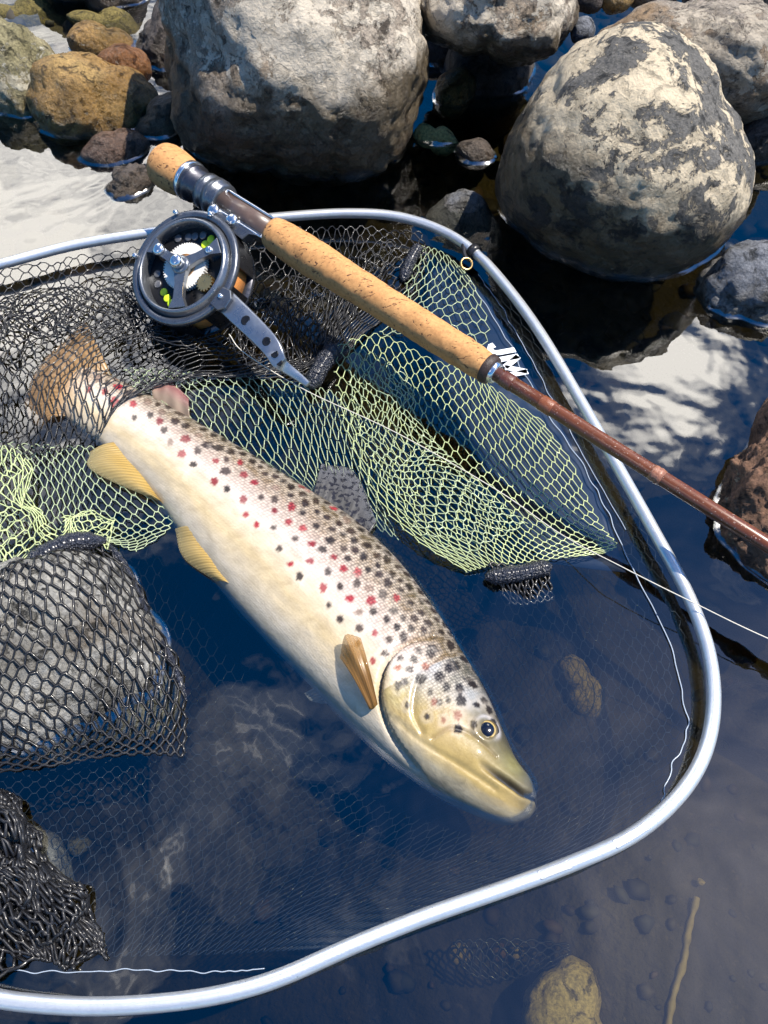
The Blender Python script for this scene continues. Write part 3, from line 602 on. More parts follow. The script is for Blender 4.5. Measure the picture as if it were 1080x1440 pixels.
    nV = len(V); V = np.vstack([V, W[0].mean(0)[None], W[-1].mean(0)[None] + (P(752, 1125, zc[-1]) - P(745, 1120, zc[-1]))[None]])
    Cc = np.vstack([C.reshape(-1, 3), C[0].mean(0)[None], [[0.08, 0.08, 0.09]]])
    uvs = np.vstack([np.stack([u, vv], -1).reshape(-1, 2), [[0, 0]], [[arc[-1], 0]]])
    for k in range(NR): F.append((nV, k, (k + 1) % NR)); F.append((nV + 1, (NS - 1) * NR + (k + 1) % NR, (NS - 1) * NR + k))
    # skin material
    m, n, l, p = new_mat('trout_skin'); a = n.new('ShaderNodeVertexColor'); a.layer_name = 'Col'
    uvn = n.new('ShaderNodeUVMap'); uvn.uv_map = 'UVMap'
    mpn = n.new('ShaderNodeMapping'); mpn.inputs['Scale'].default_value = (1, 1.15, 1); l.new(uvn.outputs[0], mpn.inputs[0])
    vo = n.new('ShaderNodeTexVoronoi'); vo.inputs['Scale'].default_value = 430; vo.inputs['Randomness'].default_value = 0.35; l.new(mpn.outputs[0], vo.inputs['Vector'])
    sx = n.new('ShaderNodeSeparateXYZ'); l.new(uvn.outputs[0], sx.inputs[0])
    hm = n.new('ShaderNodeMapRange'); l.new(sx.outputs['X'], hm.inputs[0])
    hm.inputs[1].default_value = arc[int(0.70 * NS)]; hm.inputs[2].default_value = arc[int(0.735 * NS)]; hm.inputs[3].default_value = 1; hm.inputs[4].default_value = 0
    hb = n.new('ShaderNodeMapRange'); l.new(sx.outputs['Y'], hb.inputs[0]); hb.inputs[1].default_value = 0.012; hb.inputs[2].default_value = -0.012
    hms = mathn(n, l, 'MULTIPLY', hm.outputs[0], mathn(n, l, 'ADD', mathn(n, l, 'MULTIPLY', hb.outputs[0], 0.72), 0.28))
    edge = ramp(n, l, vo.outputs['Distance'], [(0.18, 1.30), (0.58, 0.48)])
    bk = n.new('ShaderNodeMapRange'); l.new(sx.outputs['Y'], bk.inputs[0]); bk.inputs[1].default_value = 0.010; bk.inputs[2].default_value = -0.022; bk.inputs[3].default_value = 0.0; bk.inputs[4].default_value = 1
    fac = mathn(n, l, 'MULTIPLY', hm.outputs[0], bk.outputs[0])
    c = mixc(n, l, fac, a.outputs[0], mixc(n, l, 1.0, a.outputs[0], edge, 'MULTIPLY'))
    c = mixc(n, l, 1.0, c, ramp(n, l, tnoise(n, l, mpn.outputs[0], 95, 6, 0.65, 0.5), [(0.3, (0.80, 0.78, 0.74)), (0.7, (1.08, 1.07, 1.08))]), 'MULTIPLY')
    hmn = mathn(n, l, 'MULTIPLY', vo.outputs['Distance'], hms)
    b1 = bump(n, l, None, mathn(n, l, 'MULTIPLY', hmn, -1.0), 0.4, 0.0010)
    bump(n, l, p, tnoise(n, l, mpn.outputs[0], 130, 6, 0.65), 0.35, 0.0014, b1)
    setp(p, Base_Color=c, Roughness=0.42, Coat_Weight=0.45, Coat_Roughness=0.10, Specular_IOR_Level=0.35)
    root = empty('trout', (P(420, 830, 0)[0], P(420, 830, 0)[1], -0.03))
    tag(root, 'brown trout with red and black spots lying on its side in the net', 'fish')
    mesh_obj('body', V, F, m, root, cols=Cc, uv=uvs)
    SOLIDS['trout'] = (V, F); menisc(V, F, 'trout', 'rim_soft')
    # fins
    def fin_mat(name, c0, c1, rays, spots=None, thin=0.45):
        m, n, l, p = new_mat(name); uvn = n.new('ShaderNodeUVMap'); sx = n.new('ShaderNodeSeparateXYZ'); l.new(uvn.outputs[0], sx.inputs[0])
        wv = mathn(n, l, 'SINE', mathn(n, l, 'MULTIPLY', sx.outputs['X'], rays * 6.283))
        f = mathn(n, l, 'ADD', mathn(n, l, 'MULTIPLY', wv, 0.28), 0.5)
        c = mixc(n, l, f, tuple(x * 0.55 for x in c0), c0); c = mixc(n, l, ramp(n, l, sx.outputs['Y'], [(0.35, 0.0), (1.0, 1.0)]), c, c1)
        if spots:
            pos = n.new('ShaderNodeNewGeometry').outputs['Position']
            c = mixc(n, l, ramp(n, l, tnoise(n, l, pos, 300, 2, 0.5), [(0.52, 0.0), (0.58, 1.0)]), c, spots)
        setp(p, Base_Color=c, Roughness=0.35, Coat_Weight=0.3)
        bump(n, l, p, wv, 0.35, 0.0004)
        tl = n.new('ShaderNodeBsdfTranslucent'); l.new(c, tl.inputs[0]); ms = n.new('ShaderNodeMixShader'); ms.inputs[0].default_value = 0.35
        l.new(p.outputs[0], ms.inputs[1]); l.new(tl.outputs[0], ms.inputs[2])
        tp = n.new('ShaderNodeBsdfTransparent'); m3 = n.new('ShaderNodeMixShader')
        rag = mathn(n, l, 'ADD', sx.outputs['Y'], mathn(n, l, 'MULTIPLY', mathn(n, l, 'SUBTRACT', wv, 0.3), -0.05))
        l.new(ramp(n, l, rag, [(0.25, 0.0), (0.9, thin), (0.985, thin + 0.1)]), m3.inputs[0]); l.new(ms.outputs[0], m3.inputs[1]); l.new(tp.outputs[0], m3.inputs[2])
        l.new(m3.outputs[0], n['Material Output'].inputs['Surface'])
        return m
    def fin(name, base, outer, mat, nr=14, curl=0.004):
        A = spline(base, 41); B = spline(outer, 41); G = np.empty((41, 17, 3))
        for i in range(41):
            a = P(*A[i]); b = P(*B[i])
            for j in range(17):
                f = j / 16; G[i, j] = a * (1 - f) + b * f
                G[i, j, 2] += curl * math.sin(f * 3.14) + 0.00022 * math.sin(i / 40 * nr * 6.283) * (0.3 + f) + 0.0004 * math.sin(i * 0.3 + f * 3)
        nrm = np.cross(G[20, 16] - G[20, 0], G[30, 8] - G[10, 8])
        if nrm[2] < 0: nrm = -nrm
        V, F = sheet(G, 0.0005, nrm)
        uv = np.array([(i / 40, j / 16) for i in range(41) for j in range(17)] * 2)
        return mesh_obj(name, V, F, mat, root, uv=uv)
    amber = fin_mat('fin_amber', (0.62, 0.42, 0.12), (0.50, 0.42, 0.22), 22)
    tailm = fin_mat('fin_tail', (0.50, 0.31, 0.14), (0.44, 0.28, 0.15), 20)
    fin('anal_fin', [(178, 622, 0), (200, 660, 0.002), (232, 712, 0)], [(126, 636, 0.005), (130, 662, 0.005), (222, 705, 0.003)], amber, 11)
    fin('pelvic_fin', [(292, 745, 0.004), (308, 780, 0.004), (330, 825, 0.004)], [(246, 744, 0.002), (258, 784, 0.002), (304, 818, 0.002)], amber, 10)
    fin('pectoral_fin', [(520, 998, 0.020), (526, 996, 0.021), (531, 990, 0.022)], [(478, 925, 0.024), (486, 893, 0.033), (507, 897, 0.032)], fin_mat('fin_brown', (0.30, 0.15, 0.035), (0.42, 0.23, 0.06), 7), 7, curl=0.006)
    fin('dorsal_fin', [(440, 700, 0.002), (478, 726, 0.002), (515, 756, 0.002)], [(452, 652, 0.003), (500, 666, 0.003), (530, 736, 0.003)], fin_mat('fin_grey', (0.13, 0.125, 0.12), (0.17, 0.175, 0.20), 11, (0.02, 0.02, 0.03), 0.4), 11, curl=0.0005)
    fin('adipose_fin', [(215, 565, 0), (240, 580, 0), (268, 595, 0)], [(217, 540, 0.002), (238, 536, 0.003), (266, 560, 0.002)], fin_mat('fin_pink', (0.48, 0.36, 0.27), (0.42, 0.16, 0.18), 3), 3)
    fin('tail_fin', [(160, 534, -0.004), (128, 560, 0.000), (108, 588, -0.004)], [(120, 452, 0.004), (58, 512, 0.002), (34, 572, -0.003), (58, 604, -0.006)], tailm, 18, curl=0.008)
    # eye
    ec = None
    ij = np.unravel_index(np.argmin(de + 1e3 * (np.broadcast_to(up, de.shape) < 0)), de.shape); ep = W[ij]
    nr = (CAM - ep) * 0.35 + np.array([0.1, 0.05, 1.0]) * 0.5; nr /= np.linalg.norm(nr)
    prof = [(0.0056 * math.sin(q) - 0.0020, 0.0078 * math.cos(q)) for q in np.linspace(0, 1.5, 14)]
    V, F = lathe(ep, nr, [(-0.003, 0.0074)] + prof, 40)
    rad_ = np.linalg.norm((V - ep) - ((V - ep) @ nr)[:, None] * nr, axis=1)
    cc = np.where((rad_ < 0.0042)[:, None], (0.005, 0.005, 0.008), np.where((rad_ < 0.0050)[:, None], (0.50, 0.36, 0.11), np.where((rad_ < 0.0064)[:, None], (0.10, 0.07, 0.03), (0.04, 0.035, 0.03))))
    m2, n2, l2, p2 = new_mat('trout_eye'); a2 = n2.new('ShaderNodeVertexColor'); a2.layer_name = 'Col'; setp(p2, Base_Color=a2.outputs[0], Roughness=0.12, Coat_Weight=1.0, Coat_Roughness=0.02)
    mesh_obj('eye', V, F, m2, root, cols=cc)
    # far pelvic fin glimpsed under the chest
    fin('pelvic_fin', [(450, 965, -0.010), (462, 975, -0.010), (475, 990, -0.010)], [(428, 975, -0.012), (436, 985, -0.012), (452, 990, -0.012)], fin_mat('fin_pale', (0.5, 0.48, 0.42), (0.5, 0.5, 0.48), 6), 6, curl=0.001)
    return root
trout()

# ------------------------------------------------------------------ landing net
def solid_bvh(keys):
    return [BVHTree.FromPolygons([tuple(v) for v in SOLIDS[k][0]], SOLIDS[k][1]) for k in keys]
netroot = empty('landing_net', P(500, 760, 0.0))
tag(netroot, 'landing net with a bare aluminium hoop and black and pale green mesh', 'net')
fr_px = [(0, 372), (100, 346), (200, 329), (300, 316), (400, 305), (490, 300), (560, 305), (622, 325), (670, 357), (716, 408), (762, 472), (812, 556), (864, 648), (920, 748), (968, 838), (997, 920), (1003, 1000), (986, 1070), (946, 1128), (885, 1177), (800, 1216), (700, 1253), (600, 1288), (500, 1328), (400, 1372), (330, 1394), (250, 1408), (150, 1415), (60, 1412), (-20, 1400), (-140, 1360), (-300, 1240), (-420, 1050), (-440, 860), (-380, 650), (-260, 480), (-120, 402)]
def frame_mat():
    m, n, l, p = new_mat('brushed_aluminium'); pos = n.new('ShaderNodeNewGeometry').outputs['Position']
    c = mixc(n, l, tnoise(n, l, pos, 130, 5, 0.7), (0.52, 0.55, 0.58), (0.82, 0.84, 0.87))
    c = mixc(n, l, ramp(n, l, tnoise(n, l, pos, 420, 3, 0.6), [(0.68, 0.0), (0.74, 0.7)]), c, (0.30, 0.30, 0.30))
    setp(p, Base_Color=c, Metallic=0.75, Roughness=0.38); bump(n, l, p, tnoise(n, l, pos, 700, 3), 0.15, 0.0005); return m
M['alu'] = frame_mat()
fw = np.array([P(x, y, 0.013) for x, y in spline(fr_px, 420, True)])
V, F = tubes([fw], 0.0042, 20, closed=True); mesh_obj('frame', V, F, M['alu'], netroot)
dk = plain('black_plastic', (0.02, 0.02, 0.024), 0.3)
def along_frame(px, py):
    q = P(px, py, 0.013); i = int(np.argmin(np.linalg.norm(fw - q, axis=1))); tn = fw[(i + 1) % len(fw)] - fw[i - 1]; return fw[i], tn / np.linalg.norm(tn), i
c0, tn, i_ = along_frame(668, 356)
V, F = lathe(c0 - tn * 0.003, tn, [(0, 0.0042), (0, 0.0062), (0.006, 0.0062), (0.006, 0.0042)], 24, False); mesh_obj('collar', V, F, dk, netroot)
brass = plain('brass', (0.55, 0.38, 0.16), 0.3, 0.9)
rc = P(656, 371, 0.012); qn = np.array([0.2, -0.5, 0.8]); qn /= np.linalg.norm(qn); qa = np.cross(qn, (1, 0, 0)); qa /= np.linalg.norm(qa); qb = np.cross(qn, qa)
V, F = tubes([[rc + 0.0048 * (math.cos(a) * qa + math.sin(a) * qb) for a in np.linspace(0, 2 * math.pi, 28, endpoint=False)]], 0.0010, 8, closed=True); mesh_obj('ring', V, F, brass, netroot)
c1, tn1, _ = along_frame(648, 345)
V, F = tubes([spline([c1 + (0, 0, 0.002), rc * 0.6 + c1 * 0.4, rc + np.array([0.003, 0.003, 0.001])], 12)], 0.0018, 8); mesh_obj('ring_loop', V, F, dk, netroot)
groove = plain('groove', (0.35, 0.37, 0.40), 0.5, 0.6)
for (xa, ya, xb, yb) in [(760, 1232, 800, 1218), (862, 1192, 905, 1165)]:
    ca, ta, ia = along_frame(xa, ya); cb, tb, ib = along_frame(xb, yb)
    ids = range(min(ia, ib), max(ia, ib) + 1); mid = [fw[i] for i in ids]; sd = [np.cross(along_frame(*proj(fw[i]))[1], (0, 0, 1)) for i in ids]
    loop = [m_ + s_ * 0.0018 + (0, 0, 0.0038) for m_, s_ in zip(mid, sd)] + [m_ - s_ * 0.0018 + (0, 0, 0.0038) for m_, s_ in zip(mid[::-1], sd[::-1])]
    V, F = tubes([spline(loop, 60, True)], 0.00035, 6, closed=True); mesh_obj('slot_mark', V, F, groove, netroot)

def cr_mat(n, samples):
    """Catmull-Rom weights: samples in [0,1] over n control points"""
    Wt = np.zeros((len(samples), n))
    for r, s in enumerate(samples):
        x = min(max(s, 0), 1) * (n - 1); i = min(int(x), n - 2); f = x - i
        ws = [-0.5 * f + f * f - 0.5 * f ** 3, 1 - 2.5 * f * f + 1.5 * f ** 3, 0.5 * f + 2 * f * f - 1.5 * f ** 3, -0.5 * f * f + 0.5 * f ** 3]
        for k, wt in enumerate(ws):
            j = i - 1 + k
            if j < 0: Wt[r, 0] += 2 * wt; Wt[r, 1] -= wt
            elif j > n - 1: Wt[r, n - 1] += 2 * wt; Wt[r, n - 2] -= wt
            else: Wt[r, j] += wt
    return Wt
def netting(name, ctrl, nu, nv, rad, mat, fold=0.003, ff=18, jit=0.12, drape=(), hexy=True, ns=4, seed=0, lateral=0.004, zmin=None, lift=0.0022, label=None):
    """diamond/hex knotless mesh on a control grid of (px,py,z); nu x nv cells"""
    G = np.array([[P(*c) for c in row] for row in ctrl]); R_, C_, _ = G.shape
    rg = np.random.default_rng(seed + 100); bv = solid_bvh(drape); lines = []
    per = 4 if hexy else 2
    for k in range(nv + 1):
        cols_ = np.arange(nu * per + 1); us = cols_ / (nu * per)
        if hexy: sg = np.where((cols_ % 4) < 2, 1.0, -1.0)
        else: sg = np.where(cols_ % 2 == 0, 1.0, -1.0)
        if k % 2: sg = -sg
        vs = np.clip((k + 0.46 * sg) / nv, 0, 1)
        vs = np.clip(vs + rg.normal(0, jit * 0.25 / nv, len(vs)), 0, 1); us = np.clip(us + rg.normal(0, jit * 0.2 / nu, len(us)), 0, 1)
        Wu = cr_mat(C_, us); Wv = cr_mat(R_, vs)
        pts = np.einsum('ir,rcx,ic->ix', Wv, G, Wu)
        for i in range(len(pts)):
            q = Vector((us[i] * C_ * 0.9 + seed * 3.1, vs[i] * R_ * 0.9, seed * 1.3)); q2 = Vector(pts[i]) * ff + Vector((0, 0, seed * 2.0))
            f = noise.noise(q2); pts[i, 2] += fold * (f + 0.5 * noise.noise(q2 * 2.3)) 
            pts[i, 0] += lateral * noise.noise(q2 * 1.1 + Vector((9, 0, 0))); pts[i, 1] += lateral * noise.noise(q2 * 1.1 + Vector((0, 9, 0)))
            for b in bv:
                h = b.ray_cast(Vector((pts[i, 0], pts[i, 1], 0.3)), Vector((0, 0, -1)))
                if h[0] is not None and h[0].z > -0.02: pts[i, 2] = max(pts[i, 2], h[0].z + lift)
            if zmin is not None: pts[i, 2] = max(pts[i, 2], zmin)
        lines.append(pts)
    V, F = tubes(lines, rad, ns)
    o = mesh_obj(name, V, F, mat, netroot)
    if label: o['label'] = label
    return o
def thread(name, col, rough, coat=0.3):
    m, n, l, p = new_mat(name); pos = n.new('ShaderNodeNewGeometry').outputs['Position']
    f = tnoise(n, l, pos, 60, 4, 0.6)
    setp(p, Base_Color=mixc(n, l, f, tuple(x * 0.65 for x in col), tuple(x * 1.3 for x in col)), Roughness=rough, Coat_Weight=coat, Coat_Roughness=0.12)
    bump(n, l, p, tnoise(n, l, pos, 2500, 2), 0.4, 0.0004); return m
BLK = thread('black_thread', (0.010, 0.010, 0.012), 0.42, 0.3); GRN = thread('green_thread', (0.46, 0.53, 0.26), 0.5, 0.2)
TEAL = thread('green_thread_wet', (0.38, 0.46, 0.28), 0.45); SUB = thread('sunken_thread', (0.03, 0.042, 0.065), 0.5)
rk = [k for k in SOLIDS if k.startswith('rock') and SOLIDS[k][0][:, 0].mean() < -0.1 and SOLIDS[k][0][:, 1].mean() < 0.33]
# black mesh, far side, hanging from the hoop and over the tail
netting('black_netting', [[(-60, 400, 0.012), (60, 374, 0.012), (180, 350, 0.012), (300, 338, 0.012), (420, 325, 0.012), (500, 320, 0.012), (590, 328, 0.012)],
        [(-60, 440, 0.004), (60, 425, 0.004), (180, 412, 0.003), (300, 420, 0.002), (420, 400, 0.003), (500, 385, 0.002), (600, 365, 0.002)],
        [(-60, 500, 0.006), (50, 470, 0.012), (170, 462, 0.010), (300, 475, 0.004), (420, 470, 0.003), (500, 440, 0.002), (590, 400, 0.002)],
        [(-60, 560, 0.008), (40, 538, 0.018), (130, 518, 0.014), (280, 508, 0.006), (400, 520, 0.004), (450, 505, 0.003), (560, 440, 0.002)],
        [(-60, 640, 0.004), (40, 640, 0.006), (126, 618, 0.008), (182, 560, 0.008), (300, 524, 0.004), (430, 545, 0.002), (480, 490, 0.002)]],
        34, 28, 0.0006, BLK, fold=0.006, ff=26, drape=['trout'], seed=1, lateral=0.008, zmin=0.0012)
netting('black_netting', [[(-60, 430, 0.010), (80, 410, 0.010), (200, 400, 0.008), (320, 425, 0.006), (430, 380, 0.006), (560, 345, 0.006)],
        [(-60, 455, 0.012), (80, 440, 0.014), (200, 440, 0.010), (320, 470, 0.008), (430, 440, 0.006), (540, 385, 0.004)],
        [(-60, 485, 0.010), (80, 470, 0.012), (180, 478, 0.010), (300, 500, 0.006), (420, 510, 0.004), (470, 470, 0.003)]],
        40, 11, 0.00065, BLK, fold=0.008, ff=40, seed=2, lateral=0.012, zmin=0.0012, drape=['trout'])
# black mesh over the pale rock
netting('black_netting', [[(-60, 870, 0.012), (0, 840, 0.014), (60, 800, 0.014), (110, 772, 0.012), (152, 762, 0.008)],
        [(-60, 920, 0.02), (10, 890, 0.02), (80, 850, 0.02), (140, 820, 0.014), (185, 805, 0.004)],
        [(-60, 975, 0.02), (20, 945, 0.02), (100, 910, 0.02), (170, 885, 0.014), (218, 870, 0.003)],
        [(-60, 1030, 0.008), (20, 1000, 0.012), (110, 970, 0.014), (190, 950, 0.008), (250, 930, 0.002)],
        [(-60, 1075, 0.001), (40, 1050, 0.002), (120, 1035, 0.004), (200, 1020, 0.003), (266, 1000, 0.001)],
        [(-60, 1100, -0.004), (50, 1080, 0.001), (120, 1066, 0.001), (200, 1058, 0.001), (262, 1060, 0.0)]],
        14, 25, 0.00085, BLK, fold=0.002, ff=20, drape=rk, seed=3, lateral=0.004, lift=0.0016, jit=0.2)
# bunched black mesh near the rim
netting('black_netting', [[(-60, 1090, 0.006), (0, 1105, 0.006), (30, 1120, 0.002)], [(-60, 1150, 0.016), (10, 1160, 0.016), (55, 1180, 0.002)], [(-60, 1220, 0.02), (30, 1225, 0.014), (90, 1240, 0.002)],
        [(-60, 1280, 0.014), (60, 1285, 0.012), (140, 1300, 0.002)], [(-60, 1330, 0.004), (60, 1335, 0.003), (150, 1345, 0.001)]],
        13, 20, 0.0011, BLK, fold=0.012, ff=45, drape=rk, seed=4, lateral=0.014, jit=0.5, zmin=0.001)
netting('black_netting', [[(-60, 1130, 0.004), (0, 1130, 0.006), (35, 1140, 0.002)], [(-60, 1200, 0.010), (10, 1210, 0.010), (60, 1230, 0.002)], [(-60, 1290, 0.008), (50, 1290, 0.008), (120, 1310, 0.002)], [(-60, 1345, 0.002), (60, 1350, 0.002), (130, 1352, 0.001)]],
        16, 18, 0.0010, BLK, fold=0.012, ff=55, drape=rk, seed=5, lateral=0.016, jit=0.5, zmin=0.001)
# pale green mesh
netting('green_netting', [[(170, 518, 0.003), (260, 522, 0.003), (360, 530, 0.004), (440, 545, 0.005), (500, 560, 0.005)],
        [(185, 545, 0.003), (280, 558, 0.003), (380, 580, 0.003), (450, 600, 0.004), (510, 620, 0.004)],
        [(200, 575, 0.001), (300, 610, 0.001), (400, 650, 0.001), (470, 680, 0.002), (530, 700, 0.002)],
        [(215, 590, -0.004), (310, 640, -0.004), (420, 690, -0.004), (490, 725, -0.002), (560, 760, 0.0)]],
        21, 14, 0.00038, TEAL, fold=0.002, ff=14, seed=6, lateral=0.003)
netting('green_netting', [[(470, 490, 0.006), (530, 470, 0.006), (600, 500, 0.004), (660, 520, 0.003), (700, 545, 0.002), (765, 590, 0.001)],
        [(475, 545, 0.008), (540, 540, 0.007), (600, 560, 0.005), (670, 580, 0.004), (740, 615, 0.003), (800, 640, 0.001)],
        [(490, 610, 0.010), (550, 620, 0.008), (610, 630, 0.006), (690, 650, 0.004), (760, 675, 0.003), (830, 700, 0.001)],
        [(520, 690, 0.010), (570, 690, 0.010), (630, 690, 0.006), (700, 705, 0.004), (780, 725, 0.003), (855, 745, 0.001)],
        [(580, 755, 0.008), (620, 755, 0.010), (670, 750, 0.008), (730, 755, 0.004), (800, 765, 0.002), (870, 768, 0.001)],
        [(655, 808, 0.002), (680, 800, 0.004), (710, 795, 0.004), (750, 790, 0.003), (800, 785, 0.001), (850, 780, 0.0)]],
        19, 32, 0.00039, GRN, fold=0.003, ff=16, seed=7, lateral=0.004)
netting('green_netting', [[(490, 500, 0.010), (530, 500, 0.012), (570, 520, 0.008)], [(495, 580, 0.012), (545, 580, 0.014), (590, 590, 0.008)], [(520, 660, 0.012), (580, 650, 0.016), (630, 640, 0.008)],
        [(570, 730, 0.010), (630, 700, 0.014), (690, 690, 0.008)], [(640, 800, 0.004), (690, 760, 0.010), (740, 740, 0.004)]],
        6, 36, 0.00036, TEAL, fold=0.006, ff=30, seed=8, lateral=0.006)
netting('green_netting', [[(590, 345, 0.004), (620, 352, 0.006), (648, 378, 0.004)], [(575, 385, 0.003), (620, 390, 0.004), (668, 410, 0.002)], [(555, 430, 0.002), (610, 430, 0.003), (690, 458, 0.001)], [(530, 470, 0.002), (600, 470, 0.002), (680, 500, 0.001)]],
        7, 15, 0.0004, TEAL, fold=0.003, ff=20, seed=9, lateral=0.003)
netting('green_netting', [[(-60, 610, 0.002), (30, 625, 0.003), (110, 625, 0.003), (190, 640, 0.001)], [(-60, 660, 0.003), (40, 660, 0.004), (120, 670, 0.003), (215, 690, 0.001)],
        [(-60, 710, 0.004), (40, 710, 0.005), (130, 720, 0.003), (240, 730, 0.0)], [(-60, 770, 0.006), (40, 755, 0.006), (140, 755, 0.003), (230, 750, 0.0)], [(-60, 830, 0.006), (20, 805, 0.006), (130, 765, 0.004), (190, 775, 0.001)]],
        16, 20, 0.0004, TEAL, fold=0.003, ff=20, seed=10, lateral=0.004)
netting('green_netting', [[(-60, 640, 0.010), (0, 630, 0.012), (40, 650, 0.006)], [(-60, 700, 0.014), (10, 690, 0.016), (60, 720, 0.008)], [(-60, 760, 0.012), (20, 745, 0.014), (90, 755, 0.008)], [(-60, 820, 0.008), (10, 800, 0.010), (70, 775, 0.006)]],
        7, 18, 0.0005, GRN, fold=0.006, ff=40, seed=11, lateral=0.010, zmin=0.002)
netting('green_netting', [[(90, 730, 0.010), (120, 722, 0.012), (150, 730, 0.008)], [(85, 745, 0.012), (118, 740, 0.014), (155, 745, 0.010)], [(80, 765, 0.008), (120, 762, 0.010), (160, 768, 0.006)]],
        6, 12, 0.00048, GRN, fold=0.006, ff=70, seed=12, lateral=0.010, zmin=0.002)
# sunken black bag
sunk = [[(x, y, z) for x, z in zip(xs, zs)] for y, xs, zs in [
    (400, (60, 220, 400, 560, 700), (-0.01, -0.03, -0.03, -0.03, -0.008)), (600, (0, 220, 440, 640, 830), (-0.01, -0.045, -0.05, -0.045, -0.008)),
    (800, (-40, 220, 470, 730, 935), (-0.01, -0.045, -0.055, -0.045, -0.008)), (1000, (-40, 220, 480, 760, 970), (-0.01, -0.03, -0.05, -0.04, -0.008)), (1150, (-40, 220, 460, 700, 900), (-0.01, -0.02, -0.035, -0.03, -0.008)), (1340, (-40, 120, 260, 400, 470), (-0.01, -0.012, -0.012, -0.012, -0.008))]]
netting('sunken_netting', sunk, 46, 86, 0.00022, SUB, fold=0.008, ff=10, ns=3, seed=13, lateral=0.006, label='thin dark mesh of the net bag sunk under water')
netting('sunken_netting', [[(640, 1326, -0.05), (710, 1322, -0.05), (800, 1330, -0.05)], [(645, 1350, -0.052), (710, 1350, -0.052), (800, 1345, -0.05)], [(660, 1372, -0.054), (720, 1378, -0.054), (780, 1365, -0.05)]], 9, 6, 0.0007, BLK, fold=0.003, seed=14, label='scrap of black mesh hanging under water outside the hoop')
netting('sunken_netting', [[(680, 790, 0.004), (730, 800, 0.004), (775, 800, 0.003)], [(700, 820, 0.002), (735, 825, 0.002), (775, 830, 0.001)], [(715, 845, -0.002), (745, 850, -0.003), (775, 848, -0.003)]], 7, 6, 0.0009, BLK, fold=0.003, seed=15, ff=50, label='crumpled black mesh under the joining band')
# webbing bands that join the green and black mesh
def web_mat():
    m, n, l, p = new_mat('navy_webbing'); pos = n.new('ShaderNodeNewGeometry').outputs['Position']
    setp(p, Base_Color=mixc(n, l, tnoise(n, l, pos, 500, 4), (0.006, 0.007, 0.012), (0.035, 0.04, 0.06)), Roughness=0.4, Coat_Weight=0.4, Coat_Roughness=0.2)
    wv = n.new('ShaderNodeTexVoronoi'); wv.inputs['Scale'].default_value = 700; l.new(pos, wv.inputs['Vector']); bump(n, l, p, wv.outputs['Distance'], 1.0, 0.0018); return m
WEB = web_mat()
def band(pts, r0):
    p_ = spline([P(*q) for q in pts], 60); rr = r0 * np.interp(np.linspace(0, 1, 60), [0, 0.12, 0.88, 1], [0.35, 1, 1, 0.3]) * (1 + 0.08 * np.sin(np.arange(60) * 1.7) + 0.05 * rng.standard_normal(60))
    V, F = tubes([p_], rr, 14); mesh_obj('webbing_band', V, F, WEB, netroot)
band([(-60, 905, 0.016), (0, 845, 0.018), (50, 790, 0.018), (95, 765, 0.016), (150, 760, 0.010)], 0.0068)
band([(150, 762, 0.008), (178, 800, 0.004), (205, 860, 0.002), (240, 925, 0.001), (262, 985, 0.0)], 0.0024)
band([(436, 545, 0.008), (452, 515, 0.010), (472, 486, 0.008)], 0.0065)
band([(682, 812, 0.004), (730, 806, 0.006), (776, 796, 0.004)], 0.0055)
band([(566, 395, 0.004), (578, 365, 0.006), (590, 345, 0.006)], 0.0048)
# pale tubes added to draw the water-edge glint along the netting
glint_mat = thread('pale_glint', (0.30, 0.36, 0.45), 0.4)
def glintline(name, pts, r, mat, n_=160, wig=0.0):
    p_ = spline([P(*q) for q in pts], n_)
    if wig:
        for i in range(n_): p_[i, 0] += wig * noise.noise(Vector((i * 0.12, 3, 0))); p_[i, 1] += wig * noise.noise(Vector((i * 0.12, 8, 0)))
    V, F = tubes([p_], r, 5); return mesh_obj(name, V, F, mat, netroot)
glintline('water_glint', [(652, 380, 0.002), (690, 440, 0.001), (730, 510, 0.001), (775, 590, 0.001), (830, 670, 0.001), (862, 740, 0.001), (900, 820, 0.001), (940, 900, 0.001), (958, 970, 0.001), (966, 1030, 0.001), (945, 1080, 0.001), (932, 1120, 0.001), (924, 1145, 0.001)], 0.0004, glint_mat, 260, 0.003)
glintline('water_glint', [(-40, 1362, 0.001), (80, 1367, 0.001), (200, 1364, 0.001), (300, 1367, 0.001), (372, 1362, 0.001)], 0.0003, glint_mat, 160, 0.0012)
glintline('water_glint', [(672, 385, 0.001), (710, 440, 0.001), (760, 530, 0.001), (820, 640, 0.001), (880, 745, 0.001)], 0.0003, glint_mat, 160, 0.002)
# printed navy panel with lettering
navy = plain('navy_fabric', (0.010, 0.022, 0.06), 0.5, 0, 0.2, 200)
pr = [[(600, 380, -0.006), (640, 372, -0.004), (660, 385, -0.003)], [(600, 450, -0.010), (670, 450, -0.005), (708, 462, -0.003)], [(620, 540, -0.012), (710, 540, -0.005), (756, 548, -0.003)], [(660, 620, -0.012), (760, 625, -0.006), (812, 640, -0.003)], [(700, 700, -0.012), (800, 710, -0.006), (850, 720, -0.003)], [(760, 790, -0.012), (830, 800, -0.008), (880, 805, -0.004)]]
G = np.array([[P(*c) for c in row] for row in pr]); Wu = cr_mat(3, np.linspace(0, 1, 13)); Wv = cr_mat(6, np.linspace(0, 1, 40))
G = np.einsum('ir,rcx,jc->ijx', Wv, G, Wu); V, F = sheet(G, 0.0006, (0, 0, 1)); panel = mesh_obj('printed_panel', V, F, navy, netroot)
white = plain('white_print', (0.75, 0.80, 0.86), 0.5, 0, 0.1, 300)
